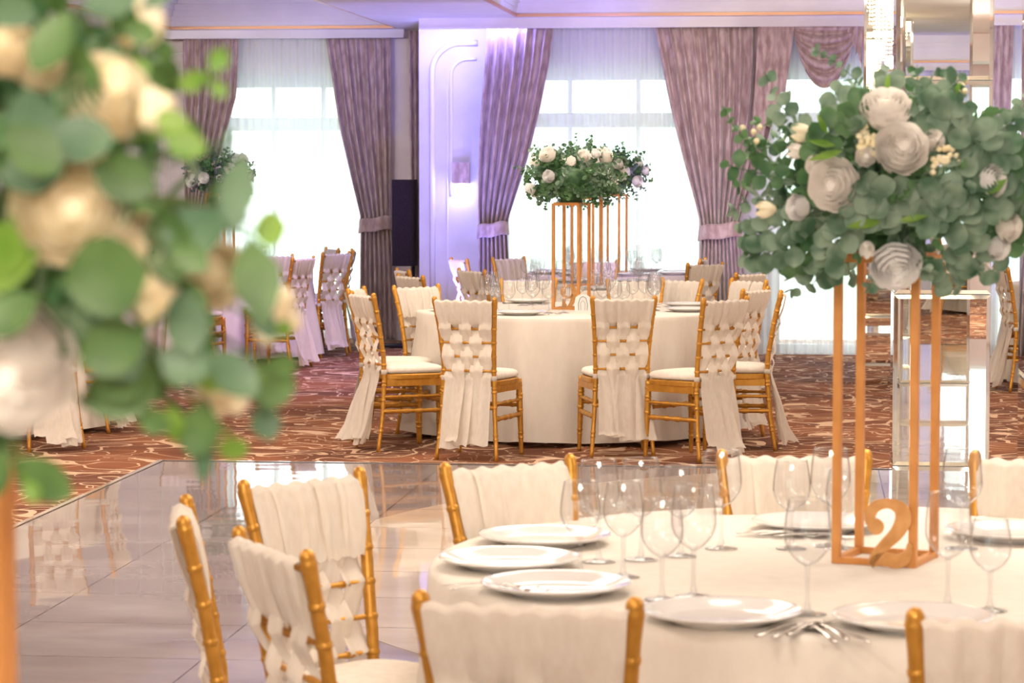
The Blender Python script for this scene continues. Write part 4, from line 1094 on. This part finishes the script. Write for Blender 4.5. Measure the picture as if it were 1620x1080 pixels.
def smooth_path(pts, k=8):
    out = []
    P = [pts[0]] + list(pts) + [pts[-1]]
    for i in range(1, len(P) - 2):
        for j in range(k):
            t_ = j / k
            out.append(tuple(.5 * ((2 * P[i][q]) + (-P[i - 1][q] + P[i + 1][q]) * t_ + (2 * P[i - 1][q] - 5 * P[i][q] + 4 * P[i + 1][q] - P[i + 2][q]) * t_ * t_ + (-P[i - 1][q] + 3 * P[i][q] - 3 * P[i + 1][q] + P[i + 2][q]) * t_ ** 3) for q in range(len(pts[0]))))
    out.append(tuple(pts[-1])); return out
def disc(mb, cx_, cz_, r, y0, y1): mb.prism([(cx_ + r * cos(a * PI / 12), cz_ + r * sin(a * PI / 12)) for a in range(24)], y0, y1)
def scale_(pts, s): return [(x * s, z * s, w_ * s) for x, z, w_ in pts]
def put_numeral(strokes, discs, h, loc, rz, label):
    mb = MB()
    for st_ in strokes:
        P = smooth_path(scale_(st_, h)); ribbon_solid(mb, [(p[0], p[1]) for p in P], [p[2] for p in P], -.003, .003)
    for (cx_, cz_, r) in discs: disc(mb, cx_ * h, cz_ * h, r * h, -.0035, .0035)
    o = mb.build('table_number', MT['wood'], None, False, loc); o.rotation_euler = (0, 0, rz); tag(o, label, 'table number'); return o
TWO = [[(-.20, .60, .07), (-.26, .72, .075), (-.19, .88, .08), (.0, .93, .07), (.17, .86, .10), (.22, .70, .115), (.12, .50, .10), (-.06, .32, .08), (-.18, .18, .065), (-.24, .05, .045)],
       [(-.24, .055, .05), (-.13, .13, .085), (.0, .125, .10), (.13, .10, .10), (.24, .15, .09), (.30, .24, .06), (.31, .36, .025)]]
put_numeral(TWO, [(-.17, .60, .115)], .150, (on_z(1404, 899, Z2).x, on_z(1404, 899, Z2).y, Z2), YAW + math.radians(2), 'gold cut-out numeral 2 standing inside the near flower stand')
NINE = [[(.0, .95, .05), (-.16, .90, .08), (-.24, .72, .10), (-.17, .53, .08), (.0, .46, .04)], [(-.02, .95, .05), (.14, .90, .08), (.22, .72, .11), (.20, .45, .11), (.10, .20, .08), (-.06, .06, .045), (-.20, .06, .03)],
        [(.0, .46, .04), (.10, .50, .05), (.18, .60, .05)]]
p9 = on_z(900, 487, ZT_)
put_numeral(NINE, [(-.17, .15, .10)], .155, (cam_xy(*T9)[0] - .018, cam_xy(*T9)[1] - .035, ZT_), YAW + math.radians(8), 'gold cut-out numeral 9 standing inside the middle flower stand')
# small card with a black arch drawing
cxy = cam_xy(T9[0] + .062, T9[1] - .26)
t_ = thing('menu_card', 'small white card with a black arch drawing right of the numeral 9', 'card', (cxy[0], cxy[1], ZT_), YAW)
out = [(-.05, 0), (.05, 0), (.052, .05), (.045, .085), (.025, .10), (0, .104), (-.025, .10), (-.045, .085), (-.052, .05)]
MB().prism(out, -.001, .001).build('card_face', MT['paper'], t_, False)
mb = MB(); P = [(-.026, -.0025, .006), (-.028, -.0025, .045), (-.018, -.0025, .08), (0, -.0025, .09), (.018, -.0025, .08), (.028, -.0025, .045), (.026, -.0025, .006)]
mb.tube(P, .0013, 5); mb.tube([(-.012, -.0025, .006), (-.014, -.0025, .05), (0, -.0025, .066), (.014, -.0025, .05), (.012, -.0025, .006)], .001, 5)
mb.build('arch_drawing', MT['ink'], t_)

# ================================================================== SPEAKER, SCONCE, CHANDELIERS
Ys = 24.6
xa, xb = RX(622.5, Ys), RX(657.5, Ys); zt, zb = zpx(284, Ys), zpx(421, Ys)
t_ = thing('column_speaker', 'tall narrow black loudspeaker on a stand left of the white pier', 'speaker', ((xa + xb) / 2, Ys, 0))
hw = (xb - xa) / 2
MB().box(-hw, hw, -.10, .10, zb, zt).build('cabinet', MT['black'], t_, False)
MB().box(-hw + .008, hw - .008, -.106, -.10, zb + .008, zt - .008).build('grille', MT['black'], t_, False)
MB().tube([(hw * .75, .02, .02), (hw * .75, .02, zb + .02)], .014, 8).build('pole', MT['black'], t_)
MB().lathe([(.001, 0), (.20, 0), (.20, .02), (.03, .035), (.001, .035)], 24).build('base', MT['black'], t_)
Yw = YB
xs0, xs1 = RX(717, Yw), RX(744, Yw)
t_ = thing('wall_sconce', 'small mauve wall sconce with a crystal rim on the white pier', 'wall lamp', ((xs0 + xs1) / 2, Yw, zpx(290, Yw)))
hw = (xs1 - xs0) / 2; hh = zpx(257, Yw) - zpx(290, Yw)
MB().box(-hw, hw, -.09, -.002, 0, hh).build('shade', MT['velvet'], t_, False)
mb = MB()
for i in range(7):
    xx = -hw + .012 + i * (2 * hw - .024) / 6
    mb.lathe([(.001, -.085), (.008, -.06), (.009, -.03), (.006, -.004), (.001, 0)], 6, (xx, -.05, 0))
mb.build('crystal_rim', MT['glass'], t_)
MB().box(-.03, .03, -.004, 0, -.10, hh * .5).build('backplate', MT['plaster'], t_, False)
l = bpy.data.lights.new('sconce_lamp', 'POINT'); l.energy = 3; l.color = (.75, .72, 1); l.shadow_soft_size = .03
o = bpy.data.objects.new('sconce_lamp', l); C.objects.link(o); o.location = ((xs0 + xs1) / 2, Yw - .07, zpx(300, Yw))
def chandelier(x, y, z0, z1, r, label, seed, n=90):
    t_ = thing('crystal_chandelier', label, 'chandelier', (x, y, 0)); rnd = random.Random(seed)
    MB().lathe([(.001, z1), (r * .9, z1), (r * .9, z1 - .04), (.001, z1 - .04)], 24).build('ceiling_plate', MT['mirror'], t_)
    mb = MB()
    for i in range(n):
        a = rnd.uniform(0, 2 * PI); q = r * math.sqrt(rnd.uniform(.02, 1)) * .85; zb_ = z0 + (z1 - z0) * .75 * (q / r) ** 1.2 + rnd.uniform(0, .06); z = z1 - .05
        while z > zb_:
            mb.lathe([(.0005, -.011), (.0075, 0), (.0005, .011)], 4, (q * cos(a), q * sin(a), z)); z -= .034
    o = mb.build('crystal_strings', MT['crystal'], t_, False); o['kind'] = 'stuff'
    l = bpy.data.lights.new('chandelier_lamp', 'POINT'); l.energy = 18; l.color = (1, .82, .55); l.shadow_soft_size = .05
    o = bpy.data.objects.new('chandelier_lamp', l); C.objects.link(o); o.location = (x, y, z0 + .1)
chandelier(.66, 19.0, 2.42, ZC, .27, 'lit crystal chandelier glittering behind the top of the tall mirrored column', 1, 110)
chandelier(.85, 9.0, 2.86, ZC, .35, 'crystal chandelier seen only as a glitter in the mirrored column', 2, 110)
